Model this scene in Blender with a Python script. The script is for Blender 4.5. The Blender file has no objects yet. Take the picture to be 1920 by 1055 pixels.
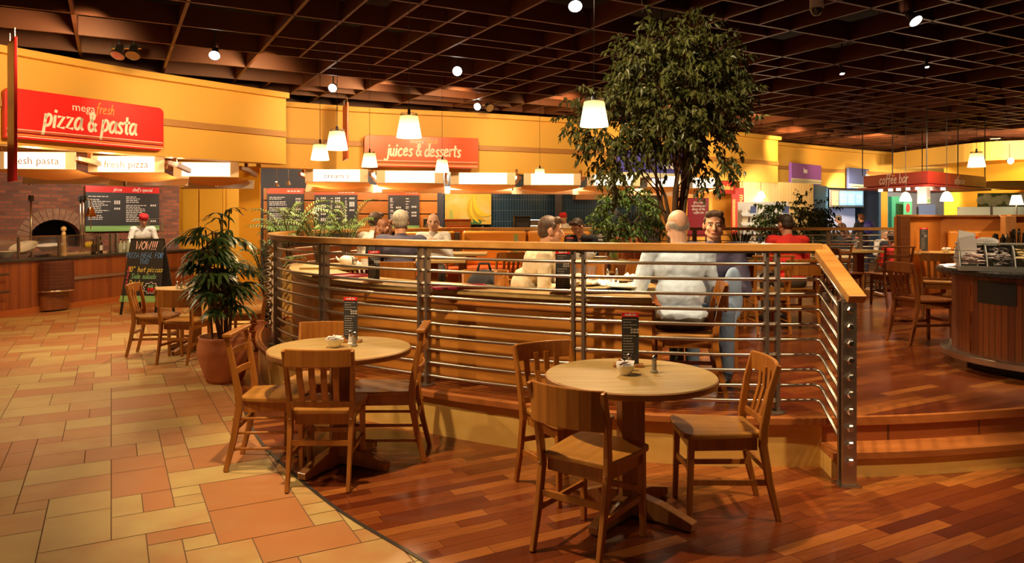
import bpy, math, random
from mathutils import Vector, Matrix, noise
random.seed(7)
PI = math.pi
SC = bpy.context.scene
COL = SC.collection

# ------------------------------------------------------------------ camera, world, exposure
EYE, FPX = 1.6, 1390.0                       # eye height in metres, focal length in pixels of a 1920 wide frame
cam_d = bpy.data.cameras.new('camera'); cam = bpy.data.objects.new('camera', cam_d); COL.objects.link(cam)
cam.location = (0, 0, EYE); cam.rotation_euler = (PI/2, 0, 0)
cam_d.sensor_width = 36; cam_d.lens = 36*FPX/1920
cam_d.shift_y = -(527.5-408)/1920
cam_d.clip_end = 200
SC.camera = cam
world = bpy.data.worlds.new('world'); SC.world = world; world.use_nodes = True
world.node_tree.nodes['Background'].inputs[0].default_value = (1.0, 0.62, 0.33, 1)
world.node_tree.nodes['Background'].inputs[1].default_value = 0.10
SC.view_settings.view_transform = 'Standard'; SC.view_settings.look = 'None'
SC.view_settings.exposure = 0.35; SC.view_settings.gamma = 1.0
SC.view_settings.use_curve_mapping = False
SC.cycles.use_denoising = True
SC.cycles.max_bounces = 6; SC.cycles.diffuse_bounces = 3; SC.cycles.glossy_bounces = 3
SC.cycles.transmission_bounces = 4; SC.cycles.transparent_max_bounces = 6
SC.cycles.sample_clamp_indirect = 4.0; SC.cycles.caustics_reflective = False; SC.cycles.caustics_refractive = False

WARM = (1.0, 0.72, 0.43)
def spot(loc, target, power, size=70, blend=0.6, radius=0.05, color=WARM):
    d = bpy.data.lights.new('spot_beam', 'SPOT'); o = bpy.data.objects.new('spot_beam', d); COL.objects.link(o)
    d.energy = power; d.spot_size = math.radians(size); d.spot_blend = blend; d.shadow_soft_size = radius; d.color = color
    o.location = loc; o.rotation_euler = (Vector(target)-Vector(loc)).to_track_quat('-Z', 'Y').to_euler()
def point(loc, power, radius=0.06, color=WARM):
    d = bpy.data.lights.new('lamp_glow', 'POINT'); o = bpy.data.objects.new('lamp_glow', d); COL.objects.link(o)
    d.energy = power; d.shadow_soft_size = radius; d.color = color; o.location = loc
def area(loc, target, power, sx, sy, color=WARM):
    d = bpy.data.lights.new('ceiling_wash', 'AREA'); o = bpy.data.objects.new('ceiling_wash', d); COL.objects.link(o)
    d.shape = 'RECTANGLE'; d.size = sx; d.size_y = sy; d.energy = power; d.color = color
    o.location = loc; o.rotation_euler = (Vector(target)-Vector(loc)).to_track_quat('-Z', 'Y').to_euler()
# ceiling grid downlights, plus unseen beams added to brighten the ficus and one diner
CZ = 3.95
DOWN = [((-4.6,5.2,CZ),(-1.1,4.83,0.6),330,44), ((-1.15,3.75,CZ),(0.15,4.9,0.6),500,84), ((0.3,5.9,CZ),(1.7,8.2,2.7),260,60),
        ((2.6,3.3,CZ),(1.9,4.75,0.8),420,46), ((-3.2,3.0,CZ),(-3.4,4.0,0),150,85), ((-6.0,7.0,CZ),(-5.2,7.6,0),330,90),
        ((-4.2,10.0,CZ),(-4.4,10.6,0),360,90), ((0.6,6.4,CZ),(0.9,6.0,1.0),260,55), ((3.2,7.2,CZ),(3.2,7.6,0),240,75),
        ((4.4,5.4,CZ),(4.5,6.1,1.1),260,60), ((-1.2,8.0,CZ),(-1.3,8.6,0),300,70), ((1.5,10.2,CZ),(1.2,11.2,0.6),360,80),
        ((5.5,10.0,CZ),(5.8,10.8,0.6),330,80), ((8.5,9.0,CZ),(8.3,10.8,0.6),260,80), ((3.9,4.2,CZ),(2.7,3.6,0),240,52),
        ((-2.0,12.2,CZ),(-2.3,13,0),330,90), ((4.0,14.6,CZ),(4,16,0),460,95), ((9.5,15.5,CZ),(9.5,17,0),460,95), ((-1.0,9.3,CZ),(-1.12,10.5,1.3),240,50)]
for l, t, p, s in DOWN: spot(l, t, p, s)

def at(px, d, z=None):
    """world point seen at image column px at depth d"""
    x = (px-960)/FPX*d
    return (x, d) if z is None else (x, d, z)

# ------------------------------------------------------------------ materials
def mat(name, col, rough=0.5, metal=0.0, emit=None, es=0.0, col2=None, scale=(5,5,5), det=3.0, bump=0.0, lo=0.35, hi=0.65, coat=0.0, alpha=None, trans=0.0, mixer=None, spec=None):
    m = bpy.data.materials.new(name); m.use_nodes = True
    nt = m.node_tree; b = nt.nodes['Principled BSDF']
    b.inputs['Base Color'].default_value = (*col, 1); b.inputs['Roughness'].default_value = rough; b.inputs['Metallic'].default_value = metal
    if spec is not None: b.inputs['Specular IOR Level'].default_value = spec
    if coat: b.inputs['Coat Weight'].default_value = coat; b.inputs['Coat Roughness'].default_value = 0.12
    if emit: b.inputs['Emission Color'].default_value = (*emit, 1); b.inputs['Emission Strength'].default_value = es
    if alpha is not None: b.inputs['Alpha'].default_value = alpha
    if trans: b.inputs['Transmission Weight'].default_value = trans
    if col2 or bump:
        tc = nt.nodes.new('ShaderNodeTexCoord'); mp = nt.nodes.new('ShaderNodeMapping'); mp.inputs['Scale'].default_value = scale
        nz = nt.nodes.new('ShaderNodeTexNoise'); nz.inputs['Scale'].default_value = 1.0; nz.inputs['Detail'].default_value = det
        nt.links.new(tc.outputs['Object'], mp.inputs[0]); nt.links.new(mp.outputs[0], nz.inputs['Vector'])
        if col2:
            r = nt.nodes.new('ShaderNodeValToRGB'); r.color_ramp.elements[0].position = lo; r.color_ramp.elements[1].position = hi
            r.color_ramp.elements[0].color = (*col, 1); r.color_ramp.elements[1].color = (*col2, 1)
            nt.links.new(nz.outputs[0], r.inputs[0]); nt.links.new(r.outputs[0], b.inputs['Base Color'])
        if bump:
            bp = nt.nodes.new('ShaderNodeBump'); bp.inputs['Strength'].default_value = bump; bp.inputs['Distance'].default_value = 0.01
            nt.links.new(nz.outputs[0], bp.inputs['Height']); nt.links.new(bp.outputs[0], b.inputs['Normal'])
    return m
def N(nt, t, **kw):
    n = nt.nodes.new(t)
    for k, v in kw.items(): setattr(n, k, v)
    return n
def plank_mat(name, cols, width, length, rot, rough=0.25, coat=0.3, vertical=False, gap=0.02, path=False):
    """boards laid in staggered rows; every board its own tone"""
    m = bpy.data.materials.new(name); m.use_nodes = True; nt = m.node_tree; b = nt.nodes['Principled BSDF']; L = nt.links.new
    tc = N(nt, 'ShaderNodeTexCoord'); mp = N(nt, 'ShaderNodeMapping'); mp.inputs['Rotation'].default_value = (0, 0, -rot)
    L(tc.outputs['Object'], mp.inputs[0]); sp = N(nt, 'ShaderNodeSeparateXYZ'); L(mp.outputs[0], sp.inputs[0])
    def ma(op, a, bb=None):
        n = N(nt, 'ShaderNodeMath', operation=op)
        for i, v in enumerate((a, bb)):
            if v is None: continue
            if isinstance(v, (int, float)): n.inputs[i].default_value = v
            else: L(v, n.inputs[i])
        return n.outputs[0]
    if path: ag = N(nt, 'ShaderNodeMath', operation='ARCTAN2'); L(sp.outputs['Y'], ag.inputs[0]); L(sp.outputs['X'], ag.inputs[1])
    u, v = (sp.outputs['Z'], ma('MULTIPLY', ag.outputs[0], .82)) if path else (sp.outputs['Z'], ma('ADD', sp.outputs['X'], ma('MULTIPLY', sp.outputs['Y'], 0.83))) if vertical else (sp.outputs['X'], sp.outputs['Y'])
    vr = ma('DIVIDE', v, width); row = ma('FLOOR', vr)
    wn = N(nt, 'ShaderNodeTexWhiteNoise', noise_dimensions='1D'); L(row, wn.inputs['W'])
    ur = ma('ADD', ma('DIVIDE', u, length), ma('MULTIPLY', wn.outputs['Value'], 7.3)); pl = ma('FLOOR', ur)
    cb = N(nt, 'ShaderNodeCombineXYZ'); L(row, cb.inputs[0]); L(pl, cb.inputs[1])
    w2 = N(nt, 'ShaderNodeTexWhiteNoise', noise_dimensions='3D'); L(cb.outputs[0], w2.inputs['Vector'])
    g = N(nt, 'ShaderNodeMapping'); g.inputs['Scale'].default_value = (70, 70, 4) if vertical else (5, 60, 5)
    L(mp.outputs[0], g.inputs[0]); nz = N(nt, 'ShaderNodeTexNoise'); nz.inputs['Scale'].default_value = 1; nz.inputs['Detail'].default_value = 3
    L(g.outputs[0], nz.inputs['Vector'])
    f = ma('ADD', ma('MULTIPLY', w2.outputs['Value'], 0.75), ma('MULTIPLY', nz.outputs[0], 0.3))
    r = N(nt, 'ShaderNodeValToRGB'); e = r.color_ramp.elements
    e[0].color = (*cols[0], 1); e[1].color = (*cols[-1], 1)
    for i, c in enumerate(cols[1:-1]): x = e.new((i+1)/(len(cols)-1)); x.color = (*c, 1)
    L(f, r.inputs[0])
    fr = ma('FRACT', vr); edge = ma('MINIMUM', fr, ma('SUBTRACT', 1.0, fr)); fe = ma('FRACT', ur)
    e2 = ma('MULTIPLY', ma('MINIMUM', fe, ma('SUBTRACT', 1.0, fe)), length/width)
    dk = ma('LESS_THAN', ma('MINIMUM', edge, e2), gap)
    mx = N(nt, 'ShaderNodeMix', data_type='RGBA'); L(dk, mx.inputs[0]); L(r.outputs[0], mx.inputs[6]); mx.inputs[7].default_value = (*[c*0.35 for c in cols[0]], 1)
    L(mx.outputs[2], b.inputs['Base Color']); b.inputs['Roughness'].default_value = rough
    b.inputs['Coat Weight'].default_value = coat; b.inputs['Coat Roughness'].default_value = 0.15
    return m
def brick_mat(name, c1, c2, mortar, bw, bh, ms=0.012, rot=0, rough=0.8, offset=0.5, vertical=True, bump=0.3):
    m = bpy.data.materials.new(name); m.use_nodes = True; nt = m.node_tree; b = nt.nodes['Principled BSDF']; L = nt.links.new
    tc = N(nt, 'ShaderNodeTexCoord'); mp = N(nt, 'ShaderNodeMapping'); mp.inputs['Rotation'].default_value = (0, 0, -rot)
    L(tc.outputs['Object'], mp.inputs[0]); sp = N(nt, 'ShaderNodeSeparateXYZ'); L(mp.outputs[0], sp.inputs[0]); cb = N(nt, 'ShaderNodeCombineXYZ')
    L(sp.outputs['X'], cb.inputs[0]); L(sp.outputs['Z' if vertical else 'Y'], cb.inputs[1])
    br = N(nt, 'ShaderNodeTexBrick'); br.offset = offset; L(cb.outputs[0], br.inputs['Vector'])
    br.inputs['Color1'].default_value = (*c1, 1); br.inputs['Color2'].default_value = (*c2, 1); br.inputs['Mortar'].default_value = (*mortar, 1)
    br.inputs['Scale'].default_value = 1; br.inputs['Brick Width'].default_value = bw; br.inputs['Row Height'].default_value = bh; br.inputs['Mortar Size'].default_value = ms
    L(br.outputs[0], b.inputs['Base Color']); b.inputs['Roughness'].default_value = rough
    if bump:
        bp = N(nt, 'ShaderNodeBump'); bp.inputs['Strength'].default_value = bump; bp.inputs['Distance'].default_value = 0.01; bp.invert = True
        L(br.outputs['Fac'], bp.inputs['Height']); L(bp.outputs[0], b.inputs['Normal'])
    return m
def woodm(name, a, b, axis=2, rough=0.35, coat=0.2, f=38):
    s = [f, f, f]; s[axis] = 2.5
    return mat(name, a, rough, col2=b, scale=tuple(s), coat=coat, lo=0.3, hi=0.7)
GR = math.radians(28.4)
K = {}
K['chair_wood'] = woodm('chair_wood', (0.32,0.105,0.013), (0.46,0.17,0.024), 2)
K['seat_wood'] = woodm('seat_wood', (0.36,0.15,0.022), (0.50,0.225,0.038), 1, f=22)
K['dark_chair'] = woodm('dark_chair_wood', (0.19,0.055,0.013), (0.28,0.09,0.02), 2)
K['table_wood'] = woodm('table_wood', (0.38,0.235,0.065), (0.52,0.34,0.11), 0, f=30, rough=0.4)
K['table_edge'] = woodm('table_edge', (0.30,0.14,0.045), (0.42,0.20,0.07), 0)
K['leg_wood'] = woodm('pedestal_wood', (0.30,0.12,0.03), (0.42,0.18,0.05), 2)
K['rail_wood'] = woodm('rail_wood', (0.50,0.22,0.045), (0.66,0.33,0.08), 0, f=16, rough=0.32)
K['panel_wood'] = woodm('panel_wood', (0.49,0.175,0.022), (0.60,0.235,0.034), 0, f=9)
K['pale_wood'] = woodm('pale_wood', (0.66,0.38,0.08), (0.76,0.48,0.12), 0, f=12)
K['nosing'] = woodm('nosing_wood', (0.36,0.11,0.022), (0.48,0.16,0.035), 0, f=10)
K['steel'] = mat('steel', (0.52,0.45,0.36), 0.32, 1.0)
K['post_steel'] = mat('post_steel', (0.30,0.24,0.18), 0.4, 0.85)
K['dark_steel'] = mat('dark_steel', (0.10,0.08,0.06), 0.45, 0.7)
K['chrome'] = mat('chrome', (0.8,0.76,0.7), 0.15, 1.0)
K['brass'] = mat('brass', (0.75,0.42,0.14), 0.25, 1.0)
K['black'] = mat('black', (0.012,0.011,0.010), 0.5)
K['charcoal'] = mat('charcoal', (0.035,0.033,0.032), 0.6)
K['white'] = mat('white', (0.80,0.78,0.74), 0.35)
K['china'] = mat('china', (0.85,0.83,0.78), 0.15, coat=0.4)
K['fascia'] = mat('yellow_paint', (0.72,0.41,0.072), 0.6, col2=(0.76,0.44,0.08), scale=(0.6,0.6,0.6))
K['fascia_trim'] = mat('tan_trim', (0.42,0.20,0.05), 0.5)
K['fin'] = mat('ceiling_fin', (0.085,0.026,0.011), 0.5, col2=(0.115,0.038,0.016), scale=(0.5,0.5,0.5), spec=0.3)
K['void'] = mat('void_black', (0.006,0.005,0.004), 0.9)
K['red'] = mat('sign_red', (0.78,0.022,0.022), 0.35)
K['orange_red'] = mat('sign_orange_red', (0.85,0.11,0.04), 0.35)
K['sign_white'] = mat('sign_white', (0.9,0.88,0.82), 0.5)
K['sign_orange'] = mat('sign_orange', (0.9,0.45,0.1), 0.5)
K['maroon'] = mat('maroon', (0.30,0.012,0.03), 0.5)
K['banner_lit'] = mat('banner_lit', (0.9,0.85,0.7), 0.5, emit=(1.0,0.84,0.58), es=2.0)
K['banner_dim'] = mat('banner_cloth', (0.85,0.72,0.52), 0.6)
K['banner_text'] = mat('banner_text', (0.30,0.12,0.03), 0.6)
K['sail'] = mat('sail_cloth', (0.85,0.42,0.16), 0.7, emit=(1.0,0.42,0.14), es=0.35)
K['white_board'] = mat('white_board', (0.82,0.76,0.68), 0.5)
K['bracket'] = woodm('bracket_wood', (0.20,0.06,0.015), (0.30,0.10,0.025), 0)
K['orange_vinyl'] = mat('orange_vinyl', (0.72,0.27,0.018), 0.42, coat=0.1)
K['red_vinyl'] = mat('red_orange_vinyl', (0.62,0.10,0.012), 0.42, coat=0.1)
K['orange_ply'] = woodm('orange_ply', (0.42,0.14,0.022), (0.50,0.18,0.03), 0, f=8)
K['terracotta'] = mat('terracotta', (0.52,0.16,0.05), 0.75, col2=(0.60,0.20,0.07), scale=(4,4,9), bump=0.2)
K['soil'] = mat('soil', (0.03,0.018,0.01), 0.95, col2=(0.07,0.04,0.02), scale=(60,60,60), bump=0.6)
K['leaf_dark'] = mat('leaf_dark', (0.035,0.085,0.016), 0.38, col2=(0.11,0.17,0.035), scale=(7,7,7))
K['leaf_mid'] = mat('leaf_mid', (0.055,0.13,0.022), 0.45, col2=(0.14,0.22,0.04), scale=(7,7,7))
K['leaf_fern'] = mat('leaf_fern', (0.10,0.22,0.035), 0.5, col2=(0.22,0.34,0.07), scale=(6,6,6))
K['leaf_ficus'] = mat('leaf_ficus', (0.05,0.065,0.014), 0.38, col2=(0.15,0.16,0.04), scale=(5,5,5))
K['stem'] = mat('stem_brown', (0.10,0.055,0.02), 0.7, col2=(0.17,0.10,0.04), scale=(20,20,4))
K['bark'] = mat('bark', (0.085,0.045,0.02), 0.8, col2=(0.17,0.10,0.05), scale=(25,25,5), bump=0.4)
K['granite'] = mat('granite', (0.025,0.024,0.023), 0.22, col2=(0.12,0.11,0.10), scale=(120,120,120), det=1, lo=0.5, hi=0.7)
K['counter_wood'] = plank_mat('counter_wood', [(0.20,0.05,0.013),(0.30,0.085,0.02),(0.38,0.115,0.028)], 0.055, 9.0, 0, 0.4, 0.1, vertical=True)
K['drum_wood'] = plank_mat('drum_wood', [(0.13,0.032,0.009),(0.21,0.056,0.014),(0.27,0.078,0.02)], 0.052, 9.0, 0, 0.35, 0.2, vertical=True, path=True, gap=.05)
K['food'] = mat('food_bits', (0.45,0.22,0.07), 0.6, col2=(0.62,0.42,0.16), scale=(40,40,40))
K['basket'] = mat('dark_slats', (0.07,0.02,0.012), 0.4, col2=(0.15,0.05,0.03), scale=(2,2,60))
K['floor_wood'] = plank_mat('jatoba_floor', [(0.062,0.010,0.003),(0.14,0.026,0.006),(0.22,0.052,0.010),(0.44,0.15,0.028)], 0.085, 0.62, GR, 0.27, 0.25, gap=0.014)
K['step_wood'] = plank_mat('step_boards', [(0.30,0.08,0.018),(0.38,0.11,0.025)], 0.12, 1.6, 0, 0.3, 0.3, gap=0.01)
K['brick'] = brick_mat('oven_brick', (0.34,0.10,0.05), (0.17,0.06,0.035), (0.16,0.10,0.07), 0.23, 0.075, 0.010, rot=math.atan2(3.6,3.3))
K['blue_tile'] = brick_mat('blue_tile', (0.016,0.055,0.105), (0.012,0.042,0.085), (0.12,0.16,0.19), 0.075, 0.30, 0.005, rot=0.18, rough=0.2, offset=0, bump=0.1)
K['dark_frame'] = mat('dark_frame', (0.03,0.028,0.035), 0.6)
K['grey_wall'] = mat('grey_wall', (0.30,0.31,0.36), 0.6)
K['cream_panel'] = plank_mat('cream_panel', [(0.72,0.50,0.20),(0.80,0.58,0.27)], 0.18, 9, 0, 0.5, 0, vertical=True)
K['yellow_wall'] = mat('yellow_wall', (0.85,0.44,0.03), 0.6)
K['yellow_door'] = mat('yellow_door', (0.80,0.38,0.02), 0.5)
K['chalk'] = mat('chalkboard', (0.022,0.020,0.019), 0.8)
K['green'] = mat('green_print', (0.10,0.42,0.08), 0.5, col2=(0.45,0.62,0.25), scale=(0.5,0.5,50))
K['glass'] = mat('clear_glass', (0.9,0.95,0.95), 0.04, trans=1.0, alpha=0.22)
K['tumbler'] = mat('tumbler_glass', (0.95,0.95,0.93), 0.05, trans=0.9, alpha=0.45)
K['lens'] = mat('lamp_lens', (1,1,1), 0.4, emit=(1,0.93,0.8), es=22)
K['lens_dim'] = mat('lamp_lens_dim', (1,1,1), 0.4, emit=(1,0.85,0.6), es=6)
K['skin'] = mat('skin', (0.60,0.30,0.17), 0.5, col2=(0.66,0.34,0.20), scale=(9,9,9))
K['skin_pale'] = mat('skin_pale', (0.64,0.36,0.22), 0.5, col2=(0.70,0.40,0.26), scale=(9,9,9))
K['lips'] = mat('lips', (0.42,0.14,0.09), 0.5)
K['hair_brown'] = mat('hair_brown', (0.050,0.024,0.011), 0.6, col2=(0.095,0.048,0.022), scale=(90,90,20), bump=0.5)
K['hair_dark'] = mat('hair_dark', (0.022,0.012,0.007), 0.6, col2=(0.05,0.028,0.015), scale=(90,90,20), bump=0.5)
K['hair_grey'] = mat('hair_grey', (0.26,0.22,0.17), 0.6, col2=(0.40,0.35,0.27), scale=(90,90,20), bump=0.5)
K['hair_auburn'] = mat('hair_auburn', (0.12,0.035,0.012), 0.6, col2=(0.20,0.07,0.02), scale=(50,50,50), bump=0.8)
K['eye'] = mat('eye_dark', (0.03,0.02,0.015), 0.3)
K['eye_white'] = mat('eye_white', (0.7,0.66,0.6), 0.3)
def cloth(name, c, c2=None, s=14): return mat(name, c, 0.85, col2=c2 or tuple(min(1, x*1.18) for x in c), scale=(s,s,s), bump=0.25)
K['beige'] = cloth('beige_shirt', (0.66,0.55,0.36)); K['pale_blue'] = cloth('pale_blue_shirt', (0.52,0.64,0.76)); K['navy'] = cloth('navy_knit', (0.055,0.05,0.085))
K['white_shirt'] = cloth('white_shirt', (0.78,0.74,0.66)); K['red_knit'] = cloth('red_jumper', (0.62,0.02,0.012)); K['trouser'] = cloth('dark_trousers', (0.06,0.045,0.028))
K['jeans'] = cloth('blue_jeans', (0.14,0.20,0.30)); K['purple_shirt'] = cloth('slate_purple_shirt', (0.085,0.075,0.13)); K['black_cloth'] = cloth('black_cloth', (0.018,0.017,0.02))
K['red_cap'] = cloth('red_cap', (0.55,0.02,0.02)); K['chair_blue'] = cloth('blue_jacket', (0.30,0.42,0.60)); K['brown_coat'] = cloth('brown_coat', (0.16,0.08,0.06))
def shade_mat():
    m = bpy.data.materials.new('lit_shade'); m.use_nodes = True; nt = m.node_tree; b = nt.nodes['Principled BSDF']; L = nt.links.new
    tc = N(nt, 'ShaderNodeTexCoord'); sp = N(nt, 'ShaderNodeSeparateXYZ'); L(tc.outputs['Object'], sp.inputs[0])
    mr = N(nt, 'ShaderNodeMapRange'); mr.inputs['From Min'].default_value = 0.02; mr.inputs['From Max'].default_value = 0.24; L(sp.outputs['Z'], mr.inputs[0])
    r = N(nt, 'ShaderNodeValToRGB'); e = r.color_ramp.elements
    e[0].color = (1,0.80,0.45,1); e[1].color = (1,0.50,0.07,1); e.new(0.55).color = (1,0.74,0.33,1); L(mr.outputs[0], r.inputs[0])
    s = N(nt, 'ShaderNodeMapRange'); s.inputs['From Min'].default_value = 0; s.inputs['From Max'].default_value = 1; s.inputs['To Min'].default_value = 3.2; s.inputs['To Max'].default_value = 0.95; L(mr.outputs[0], s.inputs[0])
    L(r.outputs[0], b.inputs['Emission Color']); L(s.outputs[0], b.inputs['Emission Strength']); b.inputs['Base Color'].default_value = (0.9,0.7,0.4,1)
    return m
K['shade'] = shade_mat()
def tile_mat():
    m = bpy.data.materials.new('terracotta_tiles'); m.use_nodes = True; nt = m.node_tree; b = nt.nodes['Principled BSDF']; L = nt.links.new
    at_ = N(nt, 'ShaderNodeAttribute', attribute_name='tone'); r = N(nt, 'ShaderNodeValToRGB'); e = r.color_ramp.elements
    e[0].color = (0.44,0.17,0.052,1); e[1].color = (0.53,0.38,0.13,1)
    for p, c in ((0.3,(0.45,0.195,0.066)),(0.55,(0.48,0.255,0.085)),(0.75,(0.50,0.32,0.11))): e.new(p).color = (*c, 1)
    tc = N(nt, 'ShaderNodeTexCoord'); nz = N(nt, 'ShaderNodeTexNoise'); nz.inputs['Scale'].default_value = 4.5; nz.inputs['Detail'].default_value = 5
    L(tc.outputs['Object'], nz.inputs['Vector'])
    a = N(nt, 'ShaderNodeMath', operation='MULTIPLY_ADD'); a.inputs[1].default_value = 0.9; a.inputs[2].default_value = -0.45; L(nz.outputs[0], a.inputs[0])
    s = N(nt, 'ShaderNodeMath', operation='ADD'); L(a.outputs[0], s.inputs[0]); L(at_.outputs['Fac'], s.inputs[1]); L(s.outputs[0], r.inputs[0])
    L(r.outputs[0], b.inputs['Base Color']); b.inputs['Roughness'].default_value = 0.42
    bp = N(nt, 'ShaderNodeBump'); bp.inputs['Strength'].default_value = 0.15; bp.inputs['Distance'].default_value = 0.01; L(nz.outputs[0], bp.inputs['Height']); L(bp.outputs[0], b.inputs['Normal'])
    return m
K['tile'] = tile_mat()
K['grout'] = mat('grout', (0.20,0.105,0.045), 0.9)

# ------------------------------------------------------------------ mesh builder
class MB:
    def __init__(s): s.v = []; s.f = []
    def add(s, vs, fs):
        n = len(s.v); s.v += [tuple(v) for v in vs]; s.f += [tuple(i+n for i in f) for f in fs]; return s
    def box(s, c, d, rz=0.0, rot=None):
        R = rot if rot is not None else Matrix.Rotation(rz, 3, 'Z'); c = Vector(c); vs = []
        for sx in (-.5, .5):
            for sy in (-.5, .5):
                for sz in (-.5, .5): vs.append(c + R @ Vector((sx*d[0], sy*d[1], sz*d[2])))
        return s.add(vs, [(0,1,3,2),(4,6,7,5),(0,4,5,1),(2,3,7,6),(0,2,6,4),(1,5,7,3)])
    def sweep(s, pts, sec, up=(0,0,1), sc=None, closed=False, cap=True):
        P = [Vector(p) for p in pts]; n = len(P); k = len(sec); up = Vector(up); vs = []
        for i in range(n):
            a = P[(i-1) % n] if (i > 0 or closed) else P[i]; b = P[(i+1) % n] if (i < n-1 or closed) else P[i]
            t = (b-a).normalized(); side = t.cross(up)
            if side.length < 1e-4: side = t.cross(Vector((1,0,0)))
            side.normalize(); u = side.cross(t); q = sc[i] if sc else 1
            qx, qy = (q if isinstance(q, tuple) else (q, q))
            for x, y in sec: vs.append(P[i] + side*x*qx + u*y*qy)
        fs = []
        for i in range(n if closed else n-1):
            j = (i+1) % n
            for q in range(k): r = (q+1) % k; fs.append((i*k+q, i*k+r, j*k+r, j*k+q))
        if not closed and cap: fs.append(tuple(range(k-1, -1, -1))); fs.append(tuple((n-1)*k+q for q in range(k)))
        return s.add(vs, fs)
    def beam(s, pts, w, h, up=(0,0,1), sc=None): return s.sweep(pts, [(-w/2,-h/2),(w/2,-h/2),(w/2,h/2),(-w/2,h/2)], up, sc)
    def tube(s, pts, r, n=8, up=(0,0,1), sc=None, closed=False):
        rr = r if isinstance(r, (int, float)) else 1.0
        if not isinstance(r, (int, float)): sc = list(r)
        return s.sweep(pts, [(rr*math.cos(2*PI*i/n), rr*math.sin(2*PI*i/n)) for i in range(n)], up, sc, closed)
    def lathe(s, prof, c=(0,0,0), n=24, R=None, cap=True):
        c = Vector(c); vs = []; fs = []; k = len(prof)
        for r, z in prof:
            for i in range(n):
                a = 2*PI*i/n; v = Vector((r*math.cos(a), r*math.sin(a), z)); vs.append(c + (R @ v if R else v))
        for j in range(k-1):
            for i in range(n): i2 = (i+1) % n; fs.append((j*n+i, j*n+i2, (j+1)*n+i2, (j+1)*n+i))
        (r0, z0), (r1, z1) = prof[0], prof[-1]
        if cap and min(r0, r1) > .01 and k > 2 and math.hypot(r0-r1, z0-z1) < .03: fs += [((k-1)*n+i, (k-1)*n+(i+1) % n, (i+1) % n, i) for i in range(n)]
        elif cap: fs.append(tuple(range(n-1, -1, -1))); fs.append(tuple((k-1)*n+i for i in range(n)))
        return s.add(vs, fs)
    def prism(s, poly, z0, z1):
        n = len(poly); vs = [(x, y, z0) for x, y in poly]+[(x, y, z1) for x, y in poly]
        fs = [tuple(range(n-1, -1, -1)), tuple(range(n, 2*n))]+[(i, (i+1) % n, n+(i+1) % n, n+i) for i in range(n)]
        return s.add(vs, fs)
    def plate(s, poly, y0, y1):
        """polygon in the x-z plane given thickness along y"""
        n = len(poly); vs = [(x, y0, z) for x, z in poly]+[(x, y1, z) for x, z in poly]
        fs = [tuple(range(n)), tuple(range(2*n-1, n-1, -1))]+[(i, n+i, n+(i+1) % n, (i+1) % n) for i in range(n)]
        return s.add(vs, fs)
    def ell(s, c, r, R=None, n=14, k=9):
        c = Vector(c); vs = []; fs = []
        for j in range(1, k):
            th = PI*j/k
            for i in range(n):
                a = 2*PI*i/n; v = Vector((r[0]*math.sin(th)*math.cos(a), r[1]*math.sin(th)*math.sin(a), r[2]*math.cos(th))); vs.append(c + (R @ v if R else v))
        top = len(vs); vs.append(c + (R @ Vector((0,0,r[2])) if R else Vector((0,0,r[2])))); vs.append(c - (R @ Vector((0,0,r[2])) if R else Vector((0,0,r[2]))))
        for j in range(k-2):
            for i in range(n): i2 = (i+1) % n; fs.append((j*n+i, (j+1)*n+i, (j+1)*n+i2, j*n+i2))
        for i in range(n): i2 = (i+1) % n; fs.append((top, i, i2)); fs.append((top+1, (k-2)*n+i2, (k-2)*n+i))
        return s.add(vs, fs)
    def cap(s, p, q, r1, r2, n=12, flat=1.0):
        p = Vector(p); q = Vector(q); L = (q-p).length
        R = (q-p).to_track_quat('Z', 'Y').to_matrix() if L > 1e-6 else Matrix.Identity(3)
        prof = [(max(r1*math.cos(a), 1e-4), r1*math.sin(a)) for a in (-1.5,-1.1,-.6,-.2)]+[(max(r2*math.cos(a), 1e-4), L+r2*math.sin(a)) for a in (.2,.6,1.1,1.5)]
        return s.lathe(prof, p, n, R @ Matrix.Diagonal((1, flat, 1)))
    def strip(s, pts, z0, z1, t=0.05):
        """a wall standing on a plan path, thickness t to the right of travel"""
        off = offset(pts, t); poly = list(pts)+list(reversed(off)); return s.prism(poly, z0, z1)
    def build(s, name, m, parent=None, smooth=False, bevel=0.0, seg=2, loc=None, rz=0.0):
        me = bpy.data.meshes.new(name); me.from_pydata(s.v, [], s.f); me.validate(); me.materials.append(m)
        if smooth:
            me.polygons.foreach_set('use_smooth', [True]*len(me.polygons))
            if smooth != 'all': me.set_sharp_from_angle(angle=math.radians(42))
        o = bpy.data.objects.new(name, me); COL.objects.link(o)
        if parent: o.parent = parent
        if loc: o.location = loc
        o.rotation_euler.z = rz
        if bevel: b = o.modifiers.new('bevel', 'BEVEL'); b.width = bevel; b.segments = seg; b.limit_method = 'ANGLE'; b.angle_limit = math.radians(40)
        return o
def offset(pts, t):
    out = []; n = len(pts)
    for i in range(n):
        a = Vector(pts[max(i-1,0)]); b = Vector(pts[min(i+1,n-1)]); d = (b-a).normalized(); out.append((pts[i][0]+d.y*t, pts[i][1]-d.x*t))
    return out
def smooth_path(pts, k=6):
    P = [Vector(p) for p in pts]; out = []
    for i in range(len(P)-1):
        p0 = P[max(i-1,0)]; p1 = P[i]; p2 = P[i+1]; p3 = P[min(i+2,len(P)-1)]
        for j in range(k):
            t = j/k; out.append(tuple(0.5*((2*p1)+(p2-p0)*t+(2*p0-5*p1+4*p2-p3)*t*t+(3*p1-p0-3*p2+p3)*t**3)))
    out.append(tuple(P[-1])); return out
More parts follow.
